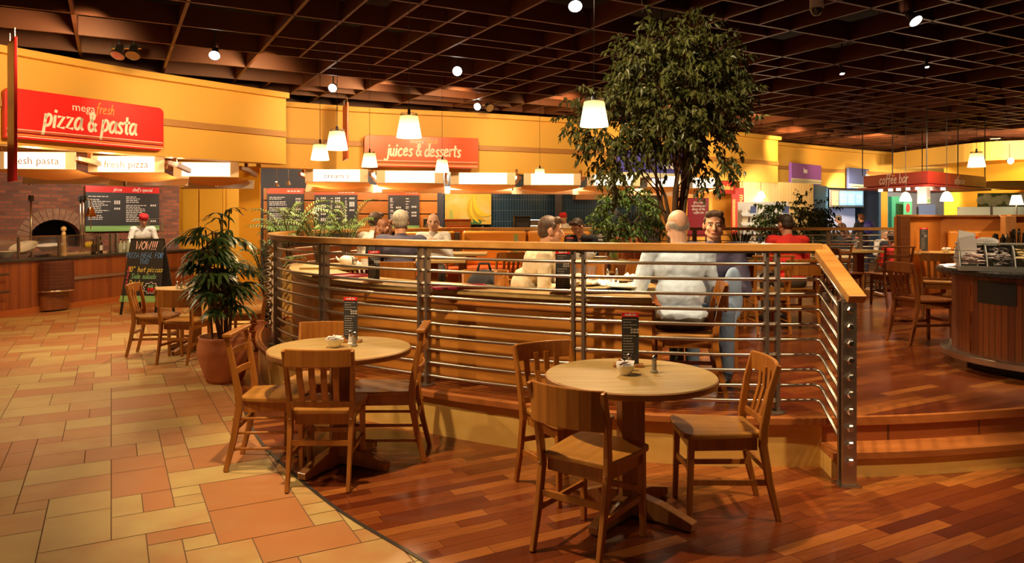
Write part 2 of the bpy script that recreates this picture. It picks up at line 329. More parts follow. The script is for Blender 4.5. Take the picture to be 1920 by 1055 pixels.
def thing(name, label, cat, loc=(0,0,0), rz=0.0, group=None):
    o = bpy.data.objects.new(name, None); COL.objects.link(o); o.location = loc; o.rotation_euler.z = rz; o.empty_display_size = 0.1
    o['label'] = label; o['category'] = cat
    if group: o['group'] = group
    return o
def tag(o, label, cat, group=None, kind=None):
    o['label'] = label; o['category'] = cat
    if group: o['group'] = group
    if kind: o['kind'] = kind
    return o
def struct(o, label=None, cat=None):
    o['kind'] = 'structure'
    if label: o['label'] = label
    if cat: o['category'] = cat
    return o
def dup(root, loc, rz, label, group=None):
    """a copy of a thing with its parts and sub-parts"""
    r = root.copy(); COL.objects.link(r); r.location = loc; r.rotation_euler.z = rz; r['label'] = label
    if group: r['group'] = group
    for ch in list(root.children):
        c = ch.copy(); COL.objects.link(c); c.parent = r
        for g in list(ch.children): d = g.copy(); COL.objects.link(d); d.parent = c
    return r

# ------------------------------------------------------------------ handwriting and lettering
G = {'a':[[(4,3.7),(2,4),(.5,2.4),(.6,.6),(2,.1),(3.6,1.6),(4.1,4)],[(4.1,4),(3.8,1.2),(4.8,.1)]],
 'b':[[(.8,7),(.6,3),(.6,.2)],[(.6,2.6),(2,4),(3.8,3),(3.6,.9),(2,0),(.6,.8)]],
 'c':[[(3.8,3.6),(2.4,4),(.7,2.4),(1,.5),(2.4,0),(4,.7)]],
 'd':[[(3.9,3.2),(2,3.9),(.5,2.2),(.9,.4),(2.4,.2),(3.9,2)],[(4.3,7.2),(3.9,3),(4.3,.1)]],
 'e':[[(.8,2),(3.2,2.4),(3.6,3.4),(2.4,4),(.9,3),(.7,1),(2,.05),(4,.7)]],
 'f':[[(3.8,6.6),(2.6,7.2),(1.8,5.6),(1.5,0),(1,-2)],[(.3,3.7),(3.2,4)]],
 'g':[[(4,3.6),(2,4),(.6,2.4),(1.2,.6),(3.6,1.4)],[(4.1,4),(3.7,-1.4),(1.8,-2.4),(.4,-1.6)]],
 'h':[[(1,7),(.7,0)],[(.8,2.4),(2.4,4),(3.6,3),(3.7,0)]],'i':[[(1.2,3.9),(.9,0)],[(1.35,5.4),(1.5,5.8)]],
 'j':[[(2.6,3.9),(2.2,-1.2),(.6,-2.4),(-.8,-1.8)],[(2.75,5.4),(2.9,5.8)]],'k':[[(1,7),(.8,0)],[(3.6,3.8),(.9,1.8),(3.8,0)]],
 'l':[[(1.3,7),(1,1),(1.8,0)]],'m':[[(.7,4),(.6,0)],[(.7,2.6),(1.8,4),(2.8,3),(2.8,0)],[(2.8,2.6),(4,4),(5,3),(5.1,0)]],
 'n':[[(.8,4),(.7,0)],[(.8,2.4),(2.4,4),(3.6,3),(3.7,0)]],'o':[[(2.2,4),(.6,2.6),(.8,.6),(2.2,0),(3.8,1.2),(3.7,3.2),(2.2,4)]],
 'p':[[(1.1,4),(.7,0),(.2,-2.8)],[(1,2.8),(2.6,4.2),(4.2,3.2),(3.6,1),(1.8,.2),(.9,1)]],'r':[[(.9,4),(.8,0)],[(.9,2.2),(2,3.7),(3.3,3.8)]],
 's':[[(3.4,3.6),(2.2,4),(1,3.1),(2.2,2.1),(3.1,1),(2,.1),(.6,.5)]],'t':[[(2,6),(1.7,1),(2.7,.1)],[(.4,4),(3.6,4.3)]],
 'u':[[(.8,4),(.8,1),(2,.1),(3.6,1.6)],[(3.8,4),(3.6,1),(4.3,0)]],'w':[[(.6,4),(1.3,0),(2.6,3),(3.8,0),(4.8,4)]],'z':[[(.7,3.8),(3.8,4),(.6,.2),(4,.1)]],
 'y':[[(.8,4),(1.2,1.6),(3,1.4)],[(3.8,4),(2.2,-2.4)]],
 '&':[[(4.8,.1),(1.4,4.6),(1.9,6.3),(3.2,6),(3.1,4.6),(.7,2.4),(.8,.5),(2.4,0),(4.6,2.6)]],
 'W':[[(.4,7),(1.4,0),(2.9,5),(4.2,0),(5.6,7)]],'O':[[(2.6,7),(.7,5),(.6,2),(2.4,0),(4.4,2),(4.5,5),(2.6,7)]],'!':[[(1.4,7),(1,2)],[(.9,.5),(.85,0)]],
 'P':[[(1,7),(.7,0)],[(.9,6.8),(3.8,6.4),(3.6,4),(.9,3.4)]],'I':[[(1.3,7),(1.1,0)]],'Z':[[(.7,6.8),(4,7),(.6,.2),(4.2,.1)]],'A':[[(.3,0),(2.4,7),(4.3,0)],[(1.1,2.4),(3.7,2.5)]],
 'M':[[(.5,0),(1,7),(2.8,2.4),(4.6,7),(5,0)]],'E':[[(4,7),(1,6.8),(.8,0),(4,.1)],[(.9,3.6),(3.4,3.7)]],'L':[[(1,7),(.8,0),(3.8,.1)]],'F':[[(4,7),(1,6.8),(.8,0)],[(.9,3.6),(3.4,3.7)]],
 'R':[[(1,7),(.7,0)],[(.9,6.8),(3.8,6.2),(3.4,4),(.9,3.5),(4.2,0)]],'T':[[(.2,6.8),(4.6,7)],[(2.5,7),(2.3,0)]],'S':[[(4,6.2),(2.4,7),(.9,5.6),(2.4,3.8),(3.9,2),(2.4,0),(.6,.8)]],
 'D':[[(1,7),(.8,0)],[(.6,6.9),(3.6,6),(4.4,3.4),(3.2,.8),(.7,0)]],'1':[[(.8,5.6),(2,7),(1.8,0)]],'0':[[(2.2,7),(.8,5),(.7,2),(2,0),(3.6,2),(3.7,5),(2.2,7)]],
 '2':[[(.8,5.6),(2,7),(3.7,5.8),(.6,.2),(4,.1)]],'9':[[(3.8,6),(2.2,7),(.8,5.4),(2,3.8),(3.8,5),(3.4,0)]],'<':[[(3.6,5),(.6,2.8),(3.4,.6)]],'"':[[(1,7),(.9,5.6)],[(2.2,7),(2.1,5.6)]],
 'q':[[(4,3.6),(2,4),(.6,2.4),(1.2,.6),(3.6,1.4)],[(4.1,4),(3.8,-2.4)]],'.':[[(1,.2),(1.1,0)]],'v':[[(.6,4),(2,0),(3.6,4)]],"'":[[(1,7),(.9,5.6)]]}
WID = {'i':2.4,'l':2.6,'j':3.6,'m':6,'w':5.6,' ':3,'!':2.2,'I':2.4,'W':6.4,'M':6,'f':3.8,'t':3.9,'r':3.7,'1':3,'.':2,"'":2,'s':4.1}
def hand_width(t): return sum(WID.get(c, 5.0) for c in t)
def hand(m, text, cx, z, size, y, w=0.5, slant=0.12, jit=0.0, T=None, xs=.72):
    """brush lettering as ribbons in the x-z plane, centred on cx, size = height of one tall letter; T maps (x, z) to a point"""
    s = size/7.0; x = cx-hand_width(text)*s*xs/2
    for ch in text:
        jz = random.uniform(-jit, jit)
        for st in G.get(ch, []):
            p = smooth_path([(a, b) for a, b in st], 3) if len(st) > 2 and ch not in 'WMAZLIEFTvwz<' else list(st)
            P = [Vector((x+(a+b*slant)*s*xs, z+(b+jz)*s)) for a, b in p]; n = len(P); vs = []
            for i in range(n):
                d = (P[min(i+1,n-1)]-P[max(i-1,0)]); d = d.normalized() if d.length > 1e-9 else Vector((0,1)); nn = Vector((-d.y, d.x))*w*s
                if i == 0: P[0] = P[0]-d*w*s*.6
                if i == n-1: P[i] = P[i]+d*w*s*.6
                for q in (P[i]+nn, P[i]-nn): vs.append(T(q.x, q.y) if T else (q.x, y, q.y))
            m.add(vs, [(2*i, 2*i+1, 2*i+3, 2*i+2) for i in range(n-1)])
        x += WID.get(ch, 5.0)*s*xs
    return m
def font_text(name, text, size, mt, parent, x, y, z, shear=0.0, rx=PI/2, ry=0.0, ext=0.0015, align='CENTER'):
    c = bpy.data.curves.new(name, 'FONT'); c.body = text; c.size = size; c.align_x = align; c.shear = shear; c.extrude = ext; c.resolution_u = 2; c.materials.append(mt)
    tmp = bpy.data.objects.new(name, c); me = bpy.data.meshes.new_from_object(tmp); bpy.data.objects.remove(tmp); me.materials.clear(); me.materials.append(mt)
    o = bpy.data.objects.new(name, me); COL.objects.link(o); o.parent = parent; o.location = (x, y, z); o.rotation_euler = (rx, ry, 0); return o
def dashes(m, x0, x1, z, h, y, seed, fill=0.9, word=(0.02,0.07)):
    """a line of small print, too small to read, as word-length strokes"""
    r = random.Random(seed); x = x0; end = x0+(x1-x0)*fill
    while x < end:
        w = min(r.uniform(*word), end-x)
        if w > 0.004: m.add([(x,y,z),(x+w,y,z),(x+w,y,z+h),(x,y,z+h)], [(0,1,2,3)])
        x += w+h*0.8
    return m
def rrect(x0, x1, z0, z1, r, corners=(1,1,1,1), k=5):
    """rounded rectangle; corners bottom-left, bottom-right, top-right, top-left"""
    pts = []
    for (cx, cz, a0, on) in ((x0+r, z0+r, PI, corners[0]), (x1-r, z0+r, 1.5*PI, corners[1]), (x1-r, z1-r, 0, corners[2]), (x0+r, z1-r, .5*PI, corners[3])):
        if on: pts += [(cx+r*math.cos(a0+.5*PI*i/k), cz+r*math.sin(a0+.5*PI*i/k)) for i in range(k+1)]
        else: pts.append((cx+(r if 1.5*PI <= a0 or a0 == 0 else -r), cz+(r if a0 in (0, .5*PI) else -r)))
    return pts

# ------------------------------------------------------------------ the setting: floors
PZ = 0.32                                     # raised floor
RAIL = smooth_path([(2.03,4.9),(1.72,4.89),(1.2,4.92),(.46,5.1),(-.15,5.38),(-.68,5.7),(-1.2,6.05),(-1.63,6.43),(-2.05,6.93),(-2.38,7.5),(-2.68,8.3),(-2.84,9.2),(-2.78,10.2),(-2.4,11.3),(-1.7,12.2),(-.8,12.8),(.4,13.0),(3,13.0),(6,13.0),(8.6,13.0)], 4)
EDGE = offset(RAIL, -0.13)
EDGE[0] = (1.98, 4.77)
STEP1 = smooth_path([(1.98,4.77),(2.6,4.83),(3.46,5.0),(4.6,5.0),(6.2,5.1),(9,5.3),(14,5.6)], 4)
STEP1 = smooth_path([(1.98,4.77),(2.6,4.83),(3.46,5.01),(4.6,5.3),(6.2,5.9),(9,7.2),(14,10)], 4)
STEP2 = smooth_path([(1.96,4.55),(2.6,4.61),(3.46,4.79),(4.65,5.08),(6.3,5.68),(9.1,7.0),(14.1,9.8)], 4)
plat = list(reversed(EDGE)) + STEP1[1:] + [(22, 14), (22, 13.13)]
struct(MB().prism([(p[0], p[1]) for p in plat], 0.02, PZ-0.004).build('platform_base', K['panel_wood']), 'raised restaurant floor', 'floor')
struct(MB().prism([(p[0], p[1]) for p in plat], PZ-0.004, PZ).build('raised_floor', K['floor_wood']), 'glossy red brown plank floor of the raised dining area', 'floor')
WEDGE = smooth_path([(1.5,2.0),(.6,2.45),(0,2.95),(-.4,3.44),(-.92,4.02),(-1.4,4.68),(-1.8,5.3),(-2.15,6.0),(-2.5,6.8),(-2.85,7.7),(-3.1,8.8),(-3.0,9.6)], 5)
wf = [(-2.5,9.6),(-1.5,6.6),(0,5.8),(2,5.2),(5,6.2),(9,7.6),(14,10.4),(14,1.0),(3,1.0)] + WEDGE
struct(MB().prism(wf, -0.02, 0.004).build('wood_floor', K['floor_wood']), 'glossy jatoba plank floor around the round tables', 'floor')
# ashlar tile floor: random rectangles on a 155 mm module
def tile_floor():
    u = 0.155; ang = GR; ca, sa = math.cos(ang), math.sin(ang); r = random.Random(3)
    i0, i1, j0, j1 = -75, 85, -16, 150; occ = set(); vs = []; fs = []; tone = []
    shapes = [(3,2),(2,2),(2,1),(1,1),(3,2),(1,2),(4,2),(2,3),(3,1),(3,3),(2,2),(3,2)]
    def inpoly(x, y):
        c = False; n = len(wf)
        for i in range(n):
            a = wf[i]; b = wf[(i+1) % n]
            if (a[1] > y) != (b[1] > y) and x < (b[0]-a[0])*(y-a[1])/(b[1]-a[1])+a[0]: c = not c
        return c
    g = 0.006
    for j in range(j0, j1):
        for i in range(i0, i1):
            if (i, j) in occ: continue
            x = ca*i*u - sa*j*u; y = sa*i*u + ca*j*u
            if y < 1.2 or y > 19 or x < -14 or x > 9.5 or abs(x) > y*0.72+1.6 or (y > 6.4 and y < 12.2 and x > -1.6) or (y < 6.5 and x > 1.2): continue
            c = r.sample(shapes, 6)+[(1,1)]
            for w, h in c:
                cells = [(i+a, j+b) for a in range(w) for b in range(h)]
                if all(q not in occ for q in cells): break
            occ.update(cells)
            if all(inpoly(ca*(i+a)*u-sa*(j+b)*u, sa*(i+a)*u+ca*(j+b)*u) for a in (0, w) for b in (0, h)): continue
            n = len(vs)
            for a, b in ((i*u+g/2, j*u+g/2), ((i+w)*u-g/2, j*u+g/2), ((i+w)*u-g/2, (j+h)*u-g/2), (i*u+g/2, (j+h)*u-g/2)):
                vs.append((ca*a-sa*b, sa*a+ca*b, 0.0))
            fs.append((n, n+1, n+2, n+3)); tone.append(r.random())
    me = bpy.data.meshes.new('tile_floor'); me.from_pydata(vs, [], fs); me.materials.append(K['tile'])
    at_ = me.attributes.new('tone', 'FLOAT', 'FACE')
    for i, t in enumerate(tone): at_.data[i].value = t
    o = bpy.data.objects.new('floor', me); COL.objects.link(o); struct(o, 'terracotta and sand coloured stone tile floor', 'floor')
tile_floor()
struct(MB().box((2,15,-0.028), (52,44,0.05)).build('floor_grout', K['grout']), 'grout bed under the floor tiles', 'floor')
# dark edging strip between the tiles and the boards
struct(MB().beam([(x, y, 0.003) for x, y in WEDGE], 0.02, 0.006).build('trim_1', K['dark_steel']), 'thin dark strip where tiles meet boards', 'trim')
# platform risers, nosings, step
n0 = [p for p in EDGE if p[0] > -3.4 and p[1] < 11.5]
struct(MB().strip([(a, b) for a, b in offset(n0, -0.012)], 0.004, 0.275, 0.012).build('platform_riser', K['pale_wood']), 'pale wood riser of the raised floor', 'riser')
struct(MB().beam([(a, b, 0.302) for a, b in offset(n0, -0.016)], 0.06, 0.045).build('platform_nosing', K['nosing'], bevel=0.006), 'red brown wooden nosing of the raised floor', 'trim')
struct(MB().prism(STEP1+list(reversed(offset(STEP1, 0.03))), PZ-0.055, PZ+0.003).build('step_nosing', K['nosing'], bevel=0.005), 'wooden nosing at the top of the steps', 'trim')
struct(MB().prism(offset(STEP1, 0.008)+list(reversed(STEP1)), 0.155, PZ-0.055).build('step_riser', K['step_wood']), 'upper riser of the wooden steps', 'riser')
struct(MB().prism(STEP2+list(reversed(STEP1)), 0.004, 0.115).build('lower_step', K['pale_wood']), 'lower wooden step', 'step')
struct(MB().prism(offset(STEP2, 0.015)+list(reversed(STEP1)), 0.115, 0.162).build('step_tread', K['nosing'], bevel=0.005), 'tread board of the lower step', 'step')

# ------------------------------------------------------------------ ceiling
def ceiling():
    h = 2.5; zb = EYE+h; mod = 1.2; dep = 0.26; th = 0.042
    A = Vector((-.476, .880)); B = Vector((.880, .476)); O = Vector((-2.70, 9.169))   # a crossing of the grid
    m = MB(); rr = random.Random(11)
    def fin(p, d, L, z0=zb, dp=dep, t=th):
        c = p + d*(L/2); m.box((c.x, c.y, z0+dp/2), (L, t, dp), rz=math.atan2(d.y, d.x))
    for i in range(-8, 26):                    # fins running along A
        s = O + B*(i*mod); fin(s - A*14.0, A, 42)
    for j in range(-9, 26):                    # fins running along B
        s = O + A*(j*mod); fin(s - B*10.0, B, 42)
    def cell(i, j):
        return O + B*(i*mod) + A*(j*mod)
    for i in range(0, 22):
        for j in range(-9, 22):
            c = cell(i, j); k = (i*7+j*13+(i*j) % 5) % 10
            if c.y < 1 or abs(c.x) > c.y*0.8+2: continue
            if k in (0, 1, 2, 3, 7, 8): fin(c + B*(mod*.5), A, mod, zb+0.002, dep*0.8, th*.8)
            if k in (1, 3, 4, 5, 8): fin(c + A*(mod*(.5 if k != 4 else .32)), B, mod, zb+0.003, dep*0.8, th*.8)
    o = m.build('ceiling_lattice', K['fin']); struct(o, 'dark brown timber lattice hung under a black ceiling', 'ceiling')
    struct(MB().box((4, 16, 5.3), (54, 46, 0.1)).build('ceiling', K['void']), 'black ceiling above the lattice', 'ceiling')
    # hanger rods between lattice and slab
    hr = MB()
    for i in range(-3, 12, 2):
        for j in range(-6, 8, 2):
            c = cell(i, j) + A*.6 + B*.3
            hr.box((c.x, c.y, 4.85), (0.012, 0.012, 0.9))
    struct(hr.build('ceiling_hangers', K['dark_steel']), 'thin hanger rods above the lattice', 'ceiling')
ceiling()

# ------------------------------------------------------------------ curved yellow fascia above the food counters
F1 = smooth_path([(-8.6,8.2),(-7.25,10.5),(-6.25,12.2),(-4.84,14.0),(-4.42,14.5)], 5)
F2 = smooth_path([(-5.2,15.35),(-4.75,15.6),(-3.1,16.5),(-.75,17.3),(1.86,18.5),(4.9,20.1),(8.0,22.3)], 5)
F3 = smooth_path([(7.9,23.5),(8.74,24),(12.4,26.6),(15.4,28.2),(19,29),(24,29.5)], 5)
FB, FT = 2.68, 3.92
for i, (F, tl) in enumerate(((F1, 0.5), (F2, 0.5), (F3, 0.5))):
    # outer face towards the dining room, body to the back (left of travel)
    body = MB().prism(F + list(reversed(offset(F, -tl))), FB, FT)
    struct(body.build('fascia_wall', K['fascia']), ('left', 'middle', 'far right')[i]+' stretch of the curved yellow fascia', 'wall')
    lip = offset(F, 0.13)
    struct(MB().prism(lip + list(reversed(offset(F, -tl))), FT, FT+0.11).build('fascia_lip', K['fascia'], bevel=0.01), 'projecting lip along the top of the '+('left', 'middle', 'far right')[i]+' fascia', 'trim')
    struct(MB().prism(offset(F, 0.035) + list(reversed(offset(F, -0.01))), 3.17, 3.285).build('fascia_band', K['fascia_trim'], bevel=0.006), 'tan band across the '+('left', 'middle', 'far right')[i]+' fascia', 'trim')
    struct(MB().prism(offset(F, 0.02) + list(reversed(offset(F, -0.3))), FB-0.035, FB).build('fascia_bottom_trim', K['fascia']), 'bottom edge of the '+('left', 'middle', 'far right')[i]+' fascia', 'trim')

# ------------------------------------------------------------------ walls behind the counters
BW = [(-13.5,10.0),(-10.2,13.6),(-7.3,16.76)]
def wall(name, path, z0, z1, m, label, t=0.15): return struct(MB().strip(path, z0, z1, -t).build(name, K[m] if isinstance(m, str) else m), label, 'wall')
d0 = Vector((3.3, 3.6)).normalized(); a0 = math.atan2(d0.y, d0.x)
# brick wall in its own frame: x along the wall
bw = MB(); L0 = 9.6
def brickwall():
    o = bpy.data.objects.new('wall_left', None)
    # arch opening cut out of the plane: polygon ring built from columns
    ax0, ax1, sill, spring, top = OC-.5, OC+.5, 0.98, 1.12, 1.56
    V = []; z1 = 4.0; m = MB()
    m.plate([(0,0),(ax0,0),(ax0,z1),(0,z1)], 0, 0.3); m.plate([(ax1,0),(L0,0),(L0,z1),(ax1,z1)], 0, 0.3)
    m.plate([(ax0,0),(ax1,0),(ax1,sill),(ax0,sill)], 0, 0.3)
    n = 14; c = (ax0+ax1)/2; rr = (ax1-ax0)/2
    for i in range(n):
        t0 = PI-PI*i/n; t1 = PI-PI*(i+1)/n; xa, xb = c+rr*math.cos(t0), c+rr*math.cos(t1)
        za, zb = spring+(top-spring)*math.sin(t0), spring+(top-spring)*math.sin(t1)
        m.plate([(xa,za),(xb,zb),(xb,z1),(xa,z1)], 0, 0.3)
    w = m.build('wall_left', K['brick_local']); struct(w, 'dark red brick wall around the arched pizza oven', 'wall')
    w.location = (-13.9+0.0, 0, 0)
    return w
K['brick_local'] = brick_mat('oven_brick_face', (0.36,0.105,0.05), (0.16,0.055,0.035), (0.15,0.09,0.06), 0.23, 0.075, 0.010)
P_end = Vector((-7.93, 17.67)); st = P_end - d0*L0
rq = (105-960)/FPX; OC = (rq*st.y-st.x)/(d0.x-rq*d0.y)
wl = brickwall()
wl.location = (st.x, st.y, 0); wl.rotation_euler.z = a0
def brick_at(s, off=0.0, z=0.0):
    n = Vector((d0.y, -d0.x)); p = st + d0*s + n*off; return (p.x, p.y, z)
ov = MB()                                      # arch voussoirs, dark oven mouth behind
c, rr = OC, 0.5
for i in range(17):
    t = PI*(i+.5)/17; a = t
    p = [(c+(rr)*math.cos(a-.085), 1.12+0.44*math.sin(a-.085)), (c+(rr)*math.cos(a+.085), 1.12+0.44*math.sin(a+.085)),
         (c+(rr+.24)*math.cos(a+.08), 1.12+0.68*math.sin(a+.08)), (c+(rr+.24)*math.cos(a-.08), 1.12+0.68*math.sin(a-.08))]
    ov.plate(p, -0.012, 0.05)
arch = ov.build('oven_arch', mat('arch_brick', (0.26,0.13,0.075), 0.8, col2=(0.36,0.19,0.11), scale=(9,9,9))); arch.location = wl.location; arch.rotation_euler.z = a0; struct(arch, 'fan of pale bricks around the oven mouth', 'trim')
oc = thing('pizza_oven', 'dark arched pizza oven mouth in the brick wall', 'oven', tuple(wl.location), a0)
MB().plate([(OC-.56,.98),(OC+.56,.98),(OC+.56,1.7),(OC-.56,1.7)], 0.95, 1.0).build('back_panel', K['charcoal'], oc)
MB().box((OC,.63,.955), (1.1,.62,.04)).build('hearth', K['charcoal'], oc)
MB().box((OC-.54,.63,1.3), (0.04,.62,.8)).box((OC+.54,.63,1.3), (0.04,.62,.8)).box((OC,.63,1.75), (1.1,.62,.04)).build('lining', K['charcoal'], oc)
wall('wall_back', [at(300,18.6), at(490,18.8)], 0, 4.0, 'yellow_wall', 'yellow wall with doors at the end of the pizza counter')
def door(x0, x1, d, z1, n):
    a = at(x0, d-0.06); b = at(x1, d-0.06); o = MB().strip([a, b], 0.02, z1, 0.045).build('door_%d' % n, K['yellow_door'], bevel=0.006)
    struct(o, 'yellow service door', 'door')
    hh = MB().tube([(b[0]-0.12, b[1]-0.10, 1.0), (b[0]-0.12, b[1]-0.10, 1.25)], 0.012).build('door_handle', K['steel'], o)
door(339, 372, 18.6, 2.32, 1); door(375, 418, 18.65, 2.32, 2)
struct(MB().beam([at(336,18.5,0), at(336,18.5,2.37), at(421,18.55,2.37), at(421,18.55,0)], 0.05, 0.06, up=(0,1,0)).build('trim_2', K['yellow_wall']), 'frame around the two yellow doors', 'trim')
struct(MB().prism([at(448,15.6), at(487,15.6), at(489,16.2), at(450,16.2)], 0, FB).build('pillar', K['yellow_wall']), 'yellow pillar beside the potted palm', 'pillar')
# panelled wall with menu boards
wp = [at(487,18.6), at(660,18.9), at(832,19.4)]
wall('wall_menu', wp, 0, 4.0, 'dark_frame', 'dark wall behind the menu boards')
op = MB()
def wall_pt(px, off=0.03):
    for a, b, pa, pb in ((wp[0], wp[1], 487, 660), (wp[1], wp[2], 660, 832)):
        if px <= pb or pb == 832:
            r = (px-960)/FPX; dx, dy = b[0]-a[0], b[1]-a[1]; t = (r*a[1]-a[0])/(dx-r*dy); return Vector((a[0]+dx*t, a[1]+dy*t-off))
for (x0, x1) in ((495,503),(570,592),(670,728),(786,820)):
    for z0, z1 in ((0.95,1.30),(1.33,1.68),(1.71,2.02),(2.05,2.34)):
        a, b = wall_pt(x0), wall_pt(x1); op.strip([tuple(a), tuple(b)], z0, z1, 0.02)
struct(op.build('wall_panels', K['orange_ply']), 'orange wood panels between the menu boards', 'wall')
T1 = [at(822,20.0), at(945,20.3), at(1075,20.8), at(1240,21.6)]
wall('wall_tiled', T1, 0, 3.4, 'blue_tile', 'dark blue tiled kitchen wall')
for a, b, d in ((816,832,19.6),(1041,1053,20.2),(1212,1235,20.4)):
    struct(MB().prism([at(a,d), at(b,d), at(b,d+.4), at(a,d+.4)], 0, 3.3).build('pillar', K['dark_frame']), 'dark grey pillar of the kitchen wall at the '+{816:'banana poster',1041:'middle of the blue tiles',1212:'right end of the blue tiles'}[a], 'pillar')
wall('wall_toilets', [at(1240,21.2), at(1400,22.6)], 0, 3.2, mat('ochre_wall', (0.80,0.42,0.07), 0.6), 'ochre wall in the passage to the toilets')
wall('wall_cream', [at(1395,21.5), at(1525,23.5)], 0, FB, 'cream_panel', 'cream boarded wall behind the leaflet rack')
wall('wall_blue', [at(1520,24.0), at(1552,25.5)], 0, FB, mat('teal_wall', (0.05,0.13,0.22), 0.5), 'blue tiled return wall')
wall('wall_screens', [at(1550,27), at(1648,28.0)], 0, FB, mat('night_blue_wall', (0.035,0.045,0.08), 0.5), 'dark blue wall under the menu screens')
MBp = MB().strip([at(1551,26.7), at(1602,27.3)], 0.9, 1.95, 0.03).build('wall_pale_panel', mat('pale_lilac', (0.42,0.46,0.68), 0.5, emit=(0.5,0.55,0.85), es=0.15)); struct(MBp, 'pale blue lit panel behind the order desk', 'wall')
wall('wall_right_return', [at(1646,28), at(1652,25)], 0, FB, mat('steel_blue', (0.10,0.20,0.30), 0.5), 'steel blue side wall beside the orange column')
struct(MB().prism([at(1652,24.6), at(1664,24.6), at(1664,25.2), at(1652,25.2)], 0, FB).build('pillar', mat('orange_column', (0.85,0.38,0.03), 0.5)), 'orange column right of the menu screens', 'pillar')
wall('wall_green', [at(1672,26.5), at(1699,26.8)], 0, 2.36, mat('green_wall', (0.035,0.22,0.13), 0.5), 'green shop panel behind the coffee bar')
wall('wall_grey', [at(1664,28.5), at(1800,29.0)], 0, 3.0, 'grey_wall', 'grey block wall behind the coffee bar')
dr = MB().strip([at(1722,28.3), at(1752,28.4)], 0.02, 2.1, 0.05).build('door_3', mat('pale_blue_door', (0.25,0.33,0.62), 0.5)); struct(dr, 'pale blue door in the grey wall', 'door')
wall('wall_right', [at(1770,26.0), at(2050,21.0)], 0, 4.0, 'yellow_wall', 'bright yellow wall at the far right')
struct(MB().box((27,15,2.0), (0.2,44,4)).build('wall_far_right', K['yellow_wall']), 'yellow side wall beyond the right edge', 'wall')
struct(MB().box((6,33,2.6), (50,0.2,5.4)).build('wall_rear', K['yellow_wall']), 'yellow rear wall', 'wall')
# underside between fascia and rear walls
struct(MB().prism(offset(F1,-.4)+[at(487,18.7), at(336,18.6), (-10.2,16.8), (-13.5,10.5)], FB+.3, FB+.36).build('soffit', K['fascia']), 'yellow soffit over the pizza counter', 'ceiling')
struct(MB().prism(offset(F2,-.4)+[at(1400,22.7), at(1240,21.5), at(1075,20.9), at(832,19.5), at(487,18.7)], FB+.3, FB+.36).build('soffit', K['fascia']), 'yellow soffit over the juice counter', 'ceiling')
struct(MB().prism(offset(F3,-.4)+[(24,32), (8.5,32)], FB, FB+.06).build('soffit', K['fascia']), 'yellow soffit over the far right shops', 'ceiling')
# a rounded yellow bulkhead at the far right with a curved underside
bk = smooth_path([at(1675,26.5), at(1760,24.3), at(1840,22.8), at(1930,22.2), at(2050,22)], 5)
struct(MB().prism(bk+list(reversed(offset(bk,-3))), 3.35, 3.92).build('bulkhead', K['fascia']), 'rounded yellow bulkhead at the far right', 'wall')
bk2 = smooth_path([at(1800,21.5), at(1865,20.6), at(1930,20.4), at(2050,20.6)], 5)
struct(MB().prism(bk2+list(reversed(offset(bk2,-2.2))), 2.45, 2.62).build('bulkhead', K['fascia']), 'thin yellow shelf band above the fruit picture', 'wall')

# under-fascia and fascia lighting
for px, d in ((60,11.2),(200,12.2),(330,13.2),(600,16.6),(720,17.2),(840,17.9),(960,18.4),(1080,19.0),(1200,19.8),(1330,20.6)):
    x, y = at(px, d); point((x, y, 2.58), 26, 0.12, (1,0.62,0.28))
for (l, t, p) in (((-5.0,9.0,3.9),(-7.2,11.0,3.2),260),((-3.6,11.2,3.9),(-5.5,13.5,3.2),240),((-2.2,13.6,3.9),(-4.3,15.9,3.3),230),((-.9,14.2,3.9),(-2.0,17,3.2),240),
                ((1.2,15.0,3.9),(.8,18,3.2),260),((3.4,16.2,3.9),(3.8,19.5,3.2),260),((5.8,17.8,3.9),(6.8,21.5,3.2),260),((7.8,21.0,3.9),(9.3,24.4,3.3),210),((10.8,22,3.9),(12.2,26.4,3.2),330),((14.5,20,3.8),(16,24,2.8),520)):
    spot(l, t, p*1.15, 95, 0.8, 0.15, (1,0.66,0.30))
for (l, t, p) in (((-8.1,13.2,2.9),(-9.4,14.6,1.6),90),((-7.0,14.9,2.9),(-8.1,15.9,1.8),90),((-6.6,16.4,2.9),(-7.2,18.5,1.4),70),
                ((-5.2,16.9,2.9),(-5.6,18.8,1.8),70),((-3.2,17.4,2.9),(-3.4,19,1.8),90),((-1.4,18,2.9),(-1.4,19.8,1.8),90),((1.0,18.6,2.9),(1.0,20.3,1.8),60),
                ((7.0,19.8,2.62),(7.6,22,1.5),260),((11.5,24.5,2.6),(11.8,27.5,1.6),260),((14.2,24.5,2.9),(14.6,28,1.6),300),((5.4,19.6,2.6),(5.8,21.4,1.5),170),((15.0,19.5,3.3),(16.0,23,2.4),420),((12.6,20.5,3.3),(14.2,23.5,3.0),220),((8.3,14.0,3.9),(8.2,15.6,1.0),300)):
    spot(l, t, p*1.5, 100, 0.7, 0.1, (1,0.82,0.58))

